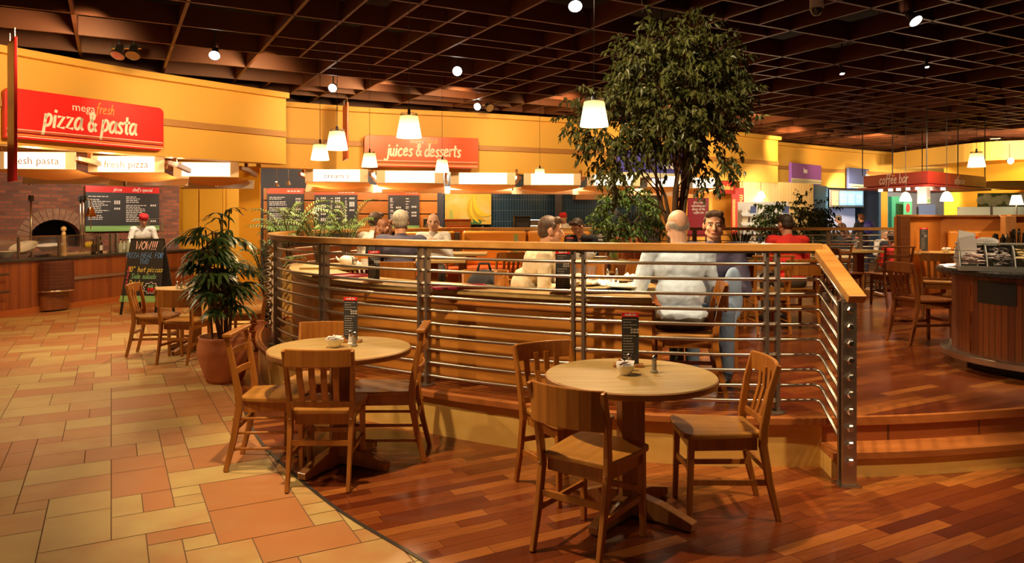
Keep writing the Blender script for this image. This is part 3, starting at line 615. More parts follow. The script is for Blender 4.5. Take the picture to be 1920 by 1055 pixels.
# ------------------------------------------------------------------ the curved railing
def path_px(path, px, lo=0, hi=None):
    for i in range(lo, (hi or len(path))-1):
        a, b = path[i], path[i+1]; pa = 960+FPX*a[0]/a[1]; pb = 960+FPX*b[0]/b[1]
        if min(pa, pb) <= px <= max(pa, pb) and pa != pb:
            t = (px-pa)/(pb-pa); return (a[0]+(b[0]-a[0])*t, a[1]+(b[1]-a[1])*t, math.atan2(b[1]-a[1], b[0]-a[0]))
def railing():
    iend = max(i for i, p in enumerate(RAIL) if p[1] < 12.7)
    main = RAIL[:iend+1]; rear = RAIL[iend:]
    t = thing('curved_railing', 'long curved steel railing with ten rods and a honey coloured wooden handrail', 'railing', (0,0,0))
    hr = MB(); p = [(2.03,4.90)] + main[1:]
    hr.beam([(a, b, 1.405) for a, b in p], 0.105, 0.05); hr.build('handrail', K['rail_wood'], t, bevel=0.005)
    sl = MB().beam([(2.035,4.93,1.405), (2.035,4.37,1.118)], 0.105, 0.05); sl.build('sloped_handrail', K['rail_wood'], t, bevel=0.005)
    MB().beam([(a, b, 1.372) for a, b in p], 0.04, 0.012).build('under_strip', K['post_steel'], t)
    MB().beam([(2.035,4.86,1.345), (2.035,4.40,1.105)], 0.04, 0.012).build('under_strip', K['post_steel'], t)
    for k in range(10):
        z = 0.396+0.1*k; z2 = z-0.24
        pts = [(2.03,4.45,z2), (2.03,4.84,z-0.022), (2.025,4.875,z-0.004), (2.0,4.9,z)]+[(a, b, z) for a, b in main[1:]]
        MB().tube(pts, 0.0115, 7).build('rod', K['steel'], t, smooth='all')
    def post(x, y, ang, base=True):
        m = MB(); d = Vector((math.cos(ang), math.sin(ang))); nn = Vector((-d.y, d.x))
        for s in (-.036, .036): m.box((x+d.x*s, y+d.y*s, (PZ+1.38)/2+.003), (0.022, 0.055, 1.38-PZ-.006), rz=ang)
        o = m.build('post', K['post_steel'], t, bevel=0.002)
        f = MB().lathe([(0.001,PZ+.001),(0.085,PZ+.001),(0.085,PZ+0.009),(0.001,PZ+0.009)], (x, y, 0), 20); f.build('post_base', K['post_steel'], o)
        for k in range(10):
            z = .396+.1*k
            MB().tube([(x-d.x*.06, y-d.y*.06, z), (x+d.x*.06, y+d.y*.06, z)], 0.017, 8).build('rod_collar', K['post_steel'], o, smooth=True)
    for px in (1447, 1085, 795, 608):
        post(*path_px(main, px, 0, 40))
    for y, hi in ((7.55, 1), (9.0, 1), (10.6, 1), (12.0, 1)):
        i = max(j for j, q in enumerate(main) if q[1] <= y); a, b = main[i], main[i+1]; post(a[0], a[1], math.atan2(b[1]-a[1], b[0]-a[0]))
    # flat end post on the lower floor with ten bolt heads
    e = MB().box((2.0,4.40,0.555), (0.086,0.020,1.10)).box((2.0,4.455,0.555), (0.086,0.020,1.10)).build('end_post', K['steel'], t, bevel=0.003)
    MB().box((2.0,4.43,0.009), (0.13,0.12,0.010)).build('foot_plate', K['steel'], e)
    for k in range(10):
        z = 0.156+0.1*k
        MB().lathe([(0.023,0),(0.023,0.016),(0.016,0.024),(0.001,0.024)], (2.0,4.39,z), 6, Matrix.Rotation(PI/2, 3, 'X')).build('bolt', K['chrome'], e)
    # spiral cable on the left post
    q = min(range(40), key=lambda j: abs(main[j][1]-7.75) if main[j][0] < -2 else 99); q = main[q]
    MB().tube([(q[0]-.06+.028*math.cos(a*1.05), q[1]-.03+.028*math.sin(a*1.05), 0.45+a*0.0105) for a in [i*.6 for i in range(138)]], 0.011, 5).build('coiled_cable', mat('pale_cable', (0.42,0.33,0.22), 0.5), t, smooth='all')
    # rear railing
    t2 = thing('rear_railing', 'straight rear railing with a wooden cap behind the booths', 'railing', (0,0,0))
    MB().beam([(a, b, 1.405) for a, b in rear], 0.12, 0.05).build('handrail', K['rail_wood'], t2, bevel=0.004)
    for k in range(0, 10, 1):
        z = 0.396+.1*k; MB().tube([(a, b, z) for a, b in rear], 0.010, 5).build('rod', K['steel'], t2, smooth='all')
    for x in (0.2, 1.7, 3.2, 4.6, 5.55, 6.1, 7.2, 8.5): MB().box((x, 13.0, (PZ+1.38)/2), (0.07,0.05,1.38-PZ)).build('post', K['post_steel'], t2)
railing()

# curved breakfast counter behind the railing: orange panelled front, wooden top
CI = [p for p in offset(RAIL, 0.21) if p[1] < 9.0]
i0 = next(i for i, p in enumerate(CI) if p[0] < 0.98)
CI = [(0.98, 5.19)] + CI[i0:]
tc_ = thing('curved_counter', 'curved counter with orange wooden front and long wooden top inside the railing', 'counter', (0,0,0))
MB().prism(CI+list(reversed(offset(CI, 0.05))), PZ, 1.005).build('front_panel', K['panel_wood'], tc_)
jn = MB()
for z in (0.93, 0.985): jn.beam([(a, b, z) for a, b in offset(CI, -0.004)], 0.012, 0.012)
jn.build('moulding', K['nosing'], tc_)
MB().prism(offset(CI, -0.035)+list(reversed(offset(CI, 0.44))), 1.005, 1.045).build('worktop', K['table_wood'], tc_, bevel=0.006)
MB().box((0.985,5.42,0.66), (0.045,0.42,0.68)).build('end_panel', K['nosing'], tc_)

# ------------------------------------------------------------------ chairs
def chair(style, label, loc, facing, group, dark=False, top=None):
    """dining chair; facing = direction the sitter looks, in degrees from +X"""
    key = (style, dark)
    if key in CH:
        return dup(CH[key], loc, math.radians(facing-90), label, group)
    w = K['dark_chair'] if dark else K['chair_wood']; sw = K['dark_chair'] if dark else K['seat_wood']
    H = {'slat': .825, 'panel': .81, 'ladder': .865}[style]
    t = thing('dining_chair', label, 'chair', loc, math.radians(facing-90), group)
    m = MB(); poly = smooth_path([(-.165,-.205),(-.195,.0),(-.205,.16),(-.17,.215),(0,.228),(.17,.215),(.205,.16),(.195,0),(.165,-.205)], 3)
    m.prism(list(reversed(poly)), .432, .462); m.build('seat', sw, t, bevel=0.008)
    MB().beam([(-.165,.17,.40),(.165,.17,.40),(.155,-.17,.40),(-.155,-.17,.40),(-.165,.17,.40)], 0.02, 0.065).build('apron', w, t)
    for s in (-1, 1):
        MB().beam([(s*.172,.185,0),(s*.168,.175,.43)], .036, .036, up=(0,1,0), sc=[.75,1]).build('leg', w, t, bevel=0.004)
        MB().beam([(s*.178,-.285,0),(s*.178,-.235,.2),(s*.180,-.20,.40),(s*.185,-.205,.50),(s*.195,-.235,.68),(s*.202,-.275,H)], .028, .040, up=(0,1,0), sc=[.8,.95,1.1,1.05,.9,.75]).build('leg', w, t, bevel=0.005)
        if style == 'ladder':
            for z in (.14,.24,.33): MB().tube([(s*.176,-.25+.03*z,z),(s*.17,.18,z)], .009, 6).build('stretcher', w, t, smooth='all')
        else: MB().beam([(s*.172,-.235,.20),(s*.168,.178,.20)], .014, .028).build('stretcher', w, t)
    MB().beam([(-.17,.178,.24),(0,.16,.24),(.17,.178,.24)] if style != 'ladder' else [(-.17,.178,.2),(.17,.178,.2)], .014, .030).build('stretcher', w, t)
    MB().beam([(-.17,-.222,.27),(.17,-.222,.27)], .016, .03).build('stretcher', w, t)
    def arc(z, dy, x=.195, n=7): return [(x*(2*i/n-1), -.275+(H-z)*.16-dy*(1-(2*i/n-1)**2)+.0, z) for i in range(n+1)]
    if style == 'slat':
        MB().beam(arc(H-.045, .035), .022, .105, sc=None).build('top_rail', w, t, smooth=False, bevel=0.006)
        MB().beam(arc(.50, .012, .182), .020, .035).build('lower_rail', w, t, bevel=0.003)
        for k in range(4):
            x = -.105+.07*k
            MB().beam([(x*.95,-.218-.012,.505),(x,-.258-.02,.66),(x*1.05,-.288,.77)], .036, .011, up=(0,1,0)).build('back_slat', w, t, bevel=0.002)
    elif style == 'panel':
        MB().beam(arc(H-.09, .045, .20), .014, .19).build('back_panel', w, t, bevel=0.005)
    else:
        MB().beam([(a, b+.01, c) for a, b, c in arc(H-.005, .0, .23)], .055, .022).build('top_rail', w, t, bevel=0.005)
        for z in (.60, .73): MB().beam(arc(z, .03, .185), .014, .045).build('back_rung', w, t, bevel=0.004)
    for s in (-1, 1): MB().lathe([(.007,0),(.006,.004),(.001,.005)], (s*.18,-.222,.415), 8, Matrix.Rotation(PI/2, 3, 'X')).build('screw_cap', K['chrome'], t)
    CH[key] = t; return t
CH = {}
g1 = 'chairs at the left front round table'; g2 = 'chairs at the right front round table'
chair('slat', 'slat backed chair at the left front round table, back turned to the camera', (-1.13,4.59,.004), 90, g1)
chair('ladder', 'rung backed chair on the tile edge, left of the left front round table', (-1.53,4.86,.004), 4, g1)
chair('ladder', 'rung backed chair seen from the side, right of the left front round table', (-.86,5.02,.004), 181, g1)
chair('panel', 'curved back chair behind the left front round table', (-1.385,5.30,.004), 270, g1)
chair('panel', 'nearest chair, curved solid back, seat towards the right front round table', (.41,3.67,.004), 54, g2)
chair('slat', 'slat backed chair behind the left side of the right front round table', (.32,4.33,.004), -61, g2)
chair('slat', 'slat backed chair standing alone right of the right front round table', (1.12,4.08,.004), 180, g2)
g3 = 'chairs at the table by the terracotta pot'
chair('slat', 'slat backed chair between the chalkboard and the square table on the tiles', (-4.17,8.72,0), 8, g3)
chair('panel', 'curved back chair just left of the terracotta pot on the tiles', (-3.66,8.34,0), 82, g3)
chair('ladder', 'chair behind the potted palm, its post right of the leaves', (-3.22,9.05,0), 190, g3)
gp = 'chairs on the raised floor'
chair('panel', 'chair the man in the pale blue shirt sits on, seen through the rods', (1.24,5.36,PZ), 172, gp)
chair('panel', 'low backed chair under the grey haired man', (-1.22,8.12,PZ), 88, gp)
chair('ladder', 'rung backed chair beside the man in red, left of him', (2.86,8.36,PZ), 90, gp)
chair('panel', 'chair under the man in the red jumper', (3.27,8.62,PZ), 95, gp)
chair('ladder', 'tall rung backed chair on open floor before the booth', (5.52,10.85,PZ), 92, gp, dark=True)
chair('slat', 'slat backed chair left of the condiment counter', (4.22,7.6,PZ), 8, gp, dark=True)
chair('slat', 'chair tucked between condiment counter and booth table', (5.55,9.65,PZ), 60, gp)
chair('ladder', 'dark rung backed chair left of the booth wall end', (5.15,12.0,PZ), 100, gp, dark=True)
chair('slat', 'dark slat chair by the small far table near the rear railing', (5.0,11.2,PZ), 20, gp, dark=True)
chair('panel', 'empty chair right of the beige shirted man beyond his table', (1.15,8.15,PZ), 200, gp)
chair('panel', 'curved back chair behind the glasses on the laid table', (.75,7.35,PZ), -88, gp)
chair('slat', 'slat chair in front of the yellow booth, left of the beige shirted man', (-.15,9.9,PZ), 120, gp)
chair('slat', 'slat chair under the bowed dark clothed person', (1.08,10.66,PZ), -118, gp)
chair('ladder', 'chair with its rungs towards the booth right of the bowed person', (1.35,11.3,PZ), 180, gp)
chair('panel', 'chair of the dark haired man facing the camera', (1.72,6.35,PZ), -100, gp)
chair('slat', 'chair under the man in the beige shirt', (.17,6.12,PZ), 12, gp)
chair('panel', 'chair under the white shirted man sitting furthest left', (-1.89,9.80,PZ), 60, gp)
chair('slat', 'chair beyond the man in red at the square table', (3.1,10.6,PZ), -85, gp)
chair('ladder', 'empty chair left of the square table before the leaflet rack', (2.25,10.1,PZ), 0, gp)
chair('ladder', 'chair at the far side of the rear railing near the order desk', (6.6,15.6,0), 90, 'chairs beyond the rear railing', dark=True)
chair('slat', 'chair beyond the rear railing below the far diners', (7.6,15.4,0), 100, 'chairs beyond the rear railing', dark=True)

# ------------------------------------------------------------------ tables
def table(label, loc, shape, r, rz=0.0, group=None, H=0.75, name='round_table', edge=True, dark=False):
    t = thing(name, label, 'table', loc, rz, group)
    if shape == 'round':
        MB().lathe([(r-.004,H-.036),(r,H-.030),(r,H-.006),(r-.006,H-.001)], n=56).build('tabletop_edge', K['table_edge'], t, smooth=True)
        MB().lathe([(r-.010,H-.010),(r-.006,H)], n=56).build('tabletop', K['table_wood'], t)
    else: MB().box((0,0,H-.018), (r[0],r[1],.036)).build('tabletop', K['table_wood'], t, bevel=0.005)
    MB().box((0,0,(H-.04+.06)/2), (.125,.125,H-.1)).build('pedestal', K['leg_wood'], t, bevel=0.004)
    MB().box((0,0,H-.052), (.42,.06,.03)).box((0,0,H-.053), (.06,.42,.028)).build('top_brace', K['leg_wood'], t)
    for k in range(4):
        a = PI/4+k*PI/2; c, s = math.cos(a), math.sin(a)
        MB().beam([(c*.03,s*.03,.066),(c*.18,s*.18,.055),(c*.37,s*.37,.024)], .062, .085, sc=[(1,1.4),(1,1.1),(1,.5)]).build('foot', K['leg_wood'], t, bevel=0.004)
    return t
T1C, T2C = (-1.12,4.83), (.64,4.0)
table('round pedestal table on the boards, left of the two in front', (*T1C,.006), 'round', .46, .35, 'round tables in front')
table('round pedestal table on the boards, right one nearest the camera', (*T2C,.006), 'round', .46, .1, 'round tables in front')
gt = 'square tables on the raised floor'
def sq(label, loc, s, rz=0, g=gt): return table(label, loc, 'sq', s, rz, g, name='square_table')
sq('square table on the tiles behind the potted palm', (-3.82,8.95,0), (.85,.85), .5, None)
sq('laid table between the beige and the pale blue shirted men', (.80,6.12,PZ), (.66,1.0), .03)
sq('square table with the teapot behind the curved counter', (-1.95,8.35,PZ), (.8,.75), .2)
sq('table before the grey haired man where the party of four sits', (-1.02,9.62,PZ), (.85,.85), .05)
sq('bare table in front of the yellow booth, left one', (-.75,11.3,PZ), (.75,.75), 0)
sq('table in front of the yellow booth with a green card', (.3,11.3,PZ), (.75,.75), 0)
sq('table with white crockery by the bowed dark clothed person', (1.0,9.6,PZ), (.8,.8), .2)
sq('square table in front of the man in red', (3.05,9.6,PZ), (.85,.75), .05)
sq('small square table near the rear railing left of the booth', (5.7,12.2,PZ), (.6,.6), .1)
sq('booth table with menu stand and sugar bowl', (6.75,11.5,PZ), (1.15,.75), .1)
sq('table behind the condiment counter napkins', (7.9,11.4,PZ), (.9,.75), .1)
sq('table right of the ficus trunk below the maroon panel', (3.0,11.75,PZ), (.7,.7), .3)
sq('table beyond the rear railing with the far diners', (7.1,16.4,0), (1.1,.8), .1, None)

# ------------------------------------------------------------------ small things on tables
def menu_card(label, loc, rz, h=.29, w=.095, col='red', group='menu cards in wooden stands'):
    t = thing('menu_card', label, 'menu', loc, rz, group)
    MB().prism([(-.085,-.025),(.085,-.025),(.085,.028),(-.085,.028)], 0, .016).build('stand_base', K['leg_wood'], t, bevel=0.003)
    MB().plate([(-.09,.0),(.0,.0),(-.0,.004),(-.045,.05)], -.014, .014).build('stand_wedge', K['leg_wood'], t)
    MB().box((0.01,0,.016+h/2), (w,.005,h)).build('card', K['card_green'] if col == 'green' else K['charcoal'], t)
    if col != 'green':
        MB().box((0.01,-.0035,.016+h-.012), (w,.002,.024)).build('header', K['red'], t)
        hand(MB(), 'noodle bar' if False else 'noodle bar', 0.01, .016+h-.017, .014, -.0048, .55).build('header_lettering', K['sign_white'], t)
    m = MB()
    for k in range(15):
        z = .016+h-.04-k*(h-.06)/15
        if k in (4,5): 
            for q in range(3): m.add([(.012+q*.016,-.0045,z),(.024+q*.016,-.0045,z+.002),(.024+q*.016,-.0045,z+.012),(.012+q*.016,-.0045,z+.010)], [(0,1,2,3)])
        else: dashes(m, -.03, .048, z, .0035, -.0045, k+int(h*100), random.Random(k).uniform(.5,1), (.006,.02))
    m.build('small_print', K['print'], t)
    return t
K['print'] = mat('card_print', (0.55,0.50,0.42), 0.7); K['card_green'] = mat('card_green', (0.30,0.40,0.06), 0.6)
K['sachet'] = mat('sugar_sachets', (0.85,0.80,0.75), 0.6, col2=(0.75,0.45,0.42), scale=(30,30,30), lo=.5, hi=.75)
def bowl(label, loc, s=1.0, group='white sugar bowls'):
    t = thing('sugar_bowl', label, 'bowl', loc, 0, group)
    MB().lathe([(.001,.002),(.026*s,.0),(.028*s,.006),(.046*s,.03),(.052*s,.055),(.049*s,.055),(.042*s,.03),(.02*s,.012),(.001,.011)], n=24).build('bowl', K['china'], t, smooth=True)
    m = MB(); r = random.Random(5)
    for k in range(9):
        a = r.uniform(0, 6.28); R = Matrix.Rotation(a, 3, 'Z') @ Matrix.Rotation(r.uniform(-.9,.9), 3, 'X')
        m.box((.022*s*math.cos(a), .022*s*math.sin(a), .052+r.uniform(0,.018)), (.05,.028,.004), rot=R)
    m.build('sugar_sachet', K['sachet'], t); return t
def shaker(label, loc, group='salt and pepper shakers', fill='pepper'):
    t = thing('salt_shaker' if fill == 'salt' else 'pepper_shaker', label, 'shaker', loc, 0, group)
    MB().lathe([(.001,0),(.02,0),(.021,.008),(.014,.014),(.0135,.05),(.011,.062),(.001,.063)], n=14).build('glass_body', K['salt_fill'] if fill == 'salt' else K['pepper_fill'], t, smooth=True)
    MB().lathe([(.0135,.055),(.0135,.075),(.010,.088),(.004,.096),(.001,.097)], n=14).build('metal_cap', K['chrome'], t, smooth=True); return t
K['salt_fill'] = mat('salt_in_glass', (0.75,0.72,0.66), 0.15, coat=.5); K['pepper_fill'] = mat('pepper_in_glass', (0.23,0.21,0.15), 0.15, coat=.5)
z1 = .757
menu_card('tall dark menu card on the left front round table', (-1.105,5.03,z1), -.1)
bowl('white sugar bowl on the left front round table', (-1.155,4.83,z1), 1.15)
shaker('salt shaker beside the sugar bowl, left front round table', (-1.075,4.93,z1), fill='salt'); shaker('pepper shaker in front of the menu card, left front round table', (-1.035,4.87,z1))
menu_card('tall dark menu card with red header on the right front round table', (.66,4.20,z1), -.05)
bowl('white sugar bowl full of sachets on the right front round table', (.61,3.985,z1), 1.0)
shaker('salt shaker between bowl and menu card, right front round table', (.645,4.09,z1), fill='salt'); shaker('pepper shaker standing alone right of the bowl, right front round table', (.775,4.04,z1))
menu_card('menu card on the square table behind the palm', (-3.78,9.0,.75), .15, .26)
shaker('salt shaker on the square table behind the palm', (-4.0,8.85,.75), fill='salt'); shaker('pepper shaker on the square table behind the palm', (-3.94,8.83,.75)); bowl('white bowl on the square table behind the palm', (-3.84,8.86,.75), 1.1)
zt = PZ+.75; zc = 1.045
menu_card('dark menu card on the curved counter beside the beige shirted man', (.36,5.40,zc), .05, .30, .105)
menu_card('grey menu card on the curved counter before the grey haired man', (-1.18,6.28,zc), .25, .26)
menu_card('menu card on the table of the white shirted diner', (-1.32,9.4,zt), .1, .25)
menu_card('menu card in front of the bowed dark clothed person', (.72,9.35,zt), 0, .27)
menu_card('narrow green topped card on the booth table, left of the beige shirted man', (.05,11.15,zt), 0, .27, .06, 'green')
menu_card('square green card on the table right of the bowed person', (1.28,9.45,zt), 0, .24, .10, 'green')
menu_card('green card low on the laid table behind the glasses', (1.05,8.3,1.07), 0, .20, .10, 'green') if False else None
menu_card('menu card standing on the booth table at the right', (6.35,11.45,zt), .05, .36, .13)
menu_card('green card on the table behind the napkins', (7.55,11.3,zt), 0, .30, .15, 'green')
menu_card('dark red topped card beside the napkins at the booth', (7.15,11.3,zt), 0, .22, .20)
menu_card('slim card on the small table near the rear railing', (5.66,12.2,zt), .1, .2, .05)
bowl('white bowl on the booth table at the right', (6.62,11.3,zt), 1.3); shaker('salt shaker on the booth table', (6.78,11.35,zt), fill='salt'); shaker('pepper shaker on the booth table', (6.86,11.35,zt))
K['juice'] = mat('orange_juice', (0.85,0.45,0.10), 0.2); K['glow_drink'] = mat('glowing_drink', (0.95,0.8,0.5), 0.3, emit=(1,.7,.35), es=1.2)  # the yellow drink has a glow of its own, though it is no lamp
def plate(label, loc, r=.13, food=None, group='white plates'):
    t = thing('plate', label, 'plate', loc, 0, group)
    MB().lathe([(.001,.002),(r*.6,.0),(r*.65,.004),(r,.018),(r,.022),(r*.63,.009),(.001,.008)], n=28).build('dish', K['china'], t, smooth=True)
    if food: 
        m = MB(); q = random.Random(int(r*1000))
        for k in range(7): m.ell((q.uniform(-.4,.4)*r, q.uniform(-.4,.4)*r, .014), (.025,.02,.012), n=8, k=5)
        m.build('leftovers', K[food], t, smooth='all')
    return t
def cup(label, loc, s=1.0, group='white cups'):
    t = thing('cup', label, 'cup', loc, random.uniform(0,6), group)
    MB().lathe([(.001,0),(.07*s,0),(.075*s,.012),(.03*s,.006),(.001,.006)], n=20).build('saucer', K['china'], t, smooth=True)
    MB().lathe([(.001,.008),(.022*s,.008),(.036*s,.035*s),(.040*s,.068*s),(.036*s,.068*s),(.03*s,.03*s),(.001,.015)], n=18).build('bowl', K['china'], t, smooth=True)
    MB().tube([(.036*s+.02*s*math.sin(a), 0, .038*s+.02*s*math.cos(a)) for a in [i*.45 for i in range(8)]], .004*s, 5).build('handle', K['china'], t, smooth='all'); return t
def teapot(label, loc, rz=0):
    t = thing('teapot', label, 'teapot', loc, rz)
    MB().lathe([(.001,0),(.05,0),(.07,.03),(.075,.06),(.06,.095),(.035,.108),(.001,.11)], n=22).build('pot', K['china'], t, smooth=True)
    MB().lathe([(.036,.106),(.02,.118),(.008,.124),(.012,.136),(.001,.142)], n=14).build('lid', K['china'], t, smooth=True)
    MB().tube([(-.065,0,.05),(-.095,0,.07),(-.11,0,.10)], [.014,.010,.007], 8).build('spout', K['china'], t, smooth='all')
    MB().tube([(.06+.045*math.sin(a), 0, .06+.038*math.cos(a)) for a in [i*.39 for i in range(9)]], .006, 6).build('handle', K['china'], t, smooth='all')
teapot('white china teapot on the table left behind the curved counter', (-1.84,8.22,zt), 0)
teapot('white china teapot by the bowed dark clothed person', (1.0,9.6,zt), 2.6)
cup('white cup right of the teapot, among the salt and pepper', (-1.62,8.16,zt), 1.1); cup('white cup left of the teapot', (-2.05,8.2,zt), .9)
shaker('salt shaker at the teapot table', (-1.70,8.10,zt), fill='salt'); shaker('pepper shaker at the teapot table', (-1.74,8.12,zt))
plate('plate of food before the white shirted diner', (-.9,9.5,zt), .13, 'food'); 
def tumbler(label, loc, s=1.0, fill=None):
    t = thing('glass_tumbler', label, 'glass', loc, 0, 'drinking glasses')
    MB().lathe([(.001,0),(.03*s,0),(.042*s,.12*s),(.039*s,.12*s),(.028*s,.008),(.001,.008)], n=18).build('glass', K['tumbler'], t, smooth=True)
    if fill: MB().lathe([(.001,.009),(.027*s,.009),(.033*s,.06*s),(.001,.06*s)], n=14).build('drink', K[fill], t, smooth=True)
def napkin(label, loc, s=1.0, seed=0):
    r = random.Random(seed); m = MB(); n = 7
    vs = [((i/n-.5)*.15*s, (j/n-.5)*.14*s, .004+abs(noise.noise(Vector((i*.6+seed, j*.6, seed))))*.07*s) for j in range(n+1) for i in range(n+1)]
    m.add(vs, [(j*(n+1)+i, j*(n+1)+i+1, (j+1)*(n+1)+i+1, (j+1)*(n+1)+i) for j in range(n) for i in range(n)])
    o = m.build('paper_napkin', K['white'], None, smooth='all', loc=loc, rz=r.uniform(0,3)); s_ = o.modifiers.new('thickness', 'SOLIDIFY'); s_.thickness = .003
    return tag(o, label, 'napkin', 'crumpled paper napkins')
plate('large white plate nearest the pale blue shirted man\'s elbow', (.86,5.60,zt), .15, None)
plate('white plate with leftovers behind the double rail post', (.56,5.82,zt), .14, 'food')
plate('white plate under a crumpled napkin on the laid table', (.92,6.15,zt), .12, 'food')
plate('small side plate on the curved counter edge of the laid table', (.72,5.98,zt), .09, None)
tumbler('empty ribbed glass on the laid table', (.68,6.32,zt), 1.0); tumbler('short glass with a yellow drink on the laid table', (.57,6.35,zt), .85, 'glow_drink'); tumbler('glass of orange juice before the double rail post', (.50,5.70,zt), .6, 'juice')
shaker('salt shaker in the middle of the laid table', (.82,6.33,zt), fill='salt'); shaker('pepper shaker in the middle of the laid table', (.90,6.36,zt))
napkin('crumpled napkin on the plate right on the laid table', (1.0,6.2,zt+.022), 1.0, 3); napkin('crumpled napkin in front on the laid table', (.74,5.82,zt), 1.1, 5); napkin('flat napkin behind the double rail post', (.55,6.08,zt), 1.2, 8)
napkin('napkin beside the sugar on the teapot table', (-1.78,8.42,zt), 1, 9)
plate('white plate in front of the man in red', (2.95,9.5,zt), .12, None); cup('white cup at the table of the man in red', (3.25,9.75,zt), 1)
cup('white cup before the bowed dark clothed person', (.85,9.75,zt), 1); plate('white plate on the bowed person\'s table', (1.15,9.75,zt), .12, None); plate('plate on the table left of the red jumper', (3.0,11.75,zt), .12, 'food')
def tray(label, loc, rz, w=.42, d=.30, mt='charcoal'):
    o = MB().prism(rrect(-w/2, w/2, -d/2, d/2, .03), 0, .008).beam([(x*.97, y*.97, .012) for x, y in rrect(-w/2, w/2, -d/2, d/2, .03)]+[(-w/2*.97,0,.012)], .012, .016).build('serving_tray', K[mt], None, loc=loc, rz=rz)
    return tag(o, label, 'tray', 'serving trays')
tray('dark serving tray left on the curved counter near the left railing posts', (-1.6,6.95,zc), .8, .46, .32, 'maroon'); tray('maroon serving tray on the curved counter, left of the beige shirted man', (-.42,5.86,zc), .2, .44, .26, 'maroon')
tray('black serving tray on the counter right of the maroon tray', (.66,5.50,zc), .1, .34, .2)

# ------------------------------------------------------------------ pizza counter at the left
PC = smooth_path([(-8.9,9.3),(-8.55,10.6),(-8.2,11.9),(-7.85,13.0),(-7.5,14.2),(-7.22,15.2),(-6.95,16.2)], 3)
pc = thing('pizza_counter', 'long curved pizza counter of reddish vertical boards with a dark granite top', 'counter', (0,0,0))
MB().prism(PC+list(reversed(offset(PC, -.75))), .10, .88).build('front', K['counter_wood'], pc)
MB().prism(offset(PC, .015)+list(reversed(offset(PC, -.7))), .0, .10).build('kickboard', mat('orange_kick', (0.50,0.15,0.03), 0.5), pc)
MB().prism(offset(PC, .06)+list(reversed(offset(PC, -.82))), .88, .925).build('granite_top', K['granite'], pc, bevel=.006)
def on_path(P, px, off=0.0):
    q = offset(P, off) if off else P
    for a, b in zip(q, q[1:]):
        pa = 960+FPX*a[0]/a[1]; pb = 960+FPX*b[0]/b[1]
        if min(pa, pb) <= px <= max(pa, pb): t = (px-pa)/(pb-pa); return (a[0]+(b[0]-a[0])*t, a[1]+(b[1]-a[1])*t, math.atan2(b[1]-a[1], b[0]-a[0]))
    return (*at(px, 13), 1.2)
a = [p for p in offset(PC, .03) if p[1] > 12.9]
MB().beam([(x, y, .53) for x, y in a], .02, .055).build('steel_strip', K['steel'], pc)
for z in (.70, .42):
    a = [p for p in offset(PC, .16) if p[1] < 12.05]; o = MB().tube([(x, y, z) for x, y in a], .022, 8).build('tray_rail', K['steel'], pc, smooth='all')
    for i in (1, 3, 5):
        if i < len(a): MB().box((a[i][0]-.09, a[i][1]+.02, z-.03), (.18,.03,.04)).build('bracket', K['steel'], o)
# slatted basket on the counter front
x, y, r_ = on_path(PC, 100, .02)
bk_ = thing('cutlery_basket', 'curved dark slatted basket with chrome rim hung on the pizza counter front', 'basket', (x, y, 0), r_-PI)
arc = [(.30*math.sin(t), .02+.26*math.cos(t)) for t in [(-.5+i/10)*PI for i in range(11)]]
arc = [(p[0], .04+(p[1]-.02)) for p in arc]
MB().prism(arc, .36, .86).build('slats', K['basket'], bk_); MB().prism([(p[0]*.9, p[1]*.55) for p in arc], .03, .34).build('lower_box', K['bracket'], bk_)
MB().tube([(p[0]*1.04, p[1]*1.04, .355) for p in arc], .014, 6).build('chrome_rim', K['chrome'], bk_, smooth='all')
# sneeze guard
sg = thing('glass_screen', 'low glass screen on steel posts along the pizza counter', 'glass screen', (0,0,0))
ga = [p for p in offset(PC, -.12) if 10.5 < p[1] < 14.1]
MB().prism(ga+list(reversed(offset(ga, -.008))), .97, 1.28).build('glass_pane', K['glass'], sg); MB().tube([(p[0], p[1], 1.285) for p in ga], .008, 6).build('top_rail', K['steel'], sg)
for i in range(0, len(ga), 2): MB().box((ga[i][0], ga[i][1], 1.105), (.035,.035,.36)).build('post', K['steel'], sg)
def pole(px, z0, z1, label, off=-.45):
    x, y, _ = on_path(PC, px, off); t = thing('lamp_pole', label, 'pole', (x, y, z0), 0, 'slim steel poles on the pizza counter')
    MB().tube([(0,0,0),(0,0,z1-z0)], .016, 8).build('pole', K['steel'], t, smooth='all'); MB().box((0,0,z1-z0+.04), (.05,.09,.10)).build('lamp_head', K['charcoal'], t, bevel=.01); MB().lathe([(.05,0),(.05,.01),(.001,.011)], n=12).build('foot', K['steel'], t)
pole(58, .925, 1.90, 'steel pole left of the oven mouth'); pole(151, .925, 1.92, 'steel pole just right of the oven mouth'); pole(157, .925, 1.93, 'steel pole beside the hanging bell', -.40)
def dish(px, off, r, tilt, label, z=.927):
    x, y, _ = on_path(PC, px, off); t = thing('serving_bowl', label, 'bowl', (x, y, z+(.03 if tilt else 0)), 0, 'white serving bowls'); R = Matrix.Rotation(tilt, 3, 'X')
    MB().lathe([(.001,.0),(r*.5,.0),(r,.10),(r*.97,.105),(r*.45,.015),(.001,.012)], (0,0,.01 if not tilt else .05), 24, R).build('bowl', K['china'], t, smooth=True)
dish(10, -.35, .16, 0, 'white serving bowl at the far left of the pizza counter'); dish(47, -.38, .22, .45, 'large tilted white serving bowl left on the pizza counter', .94); dish(92, -.55, .22, .12, 'white serving bowl in front of the oven mouth', .93)
x, y, _ = on_path(PC, 119, -.25)
pm = thing('pepper_mill', 'giant pale wooden pepper mill on the pizza counter', 'pepper mill', (x, y, .925))
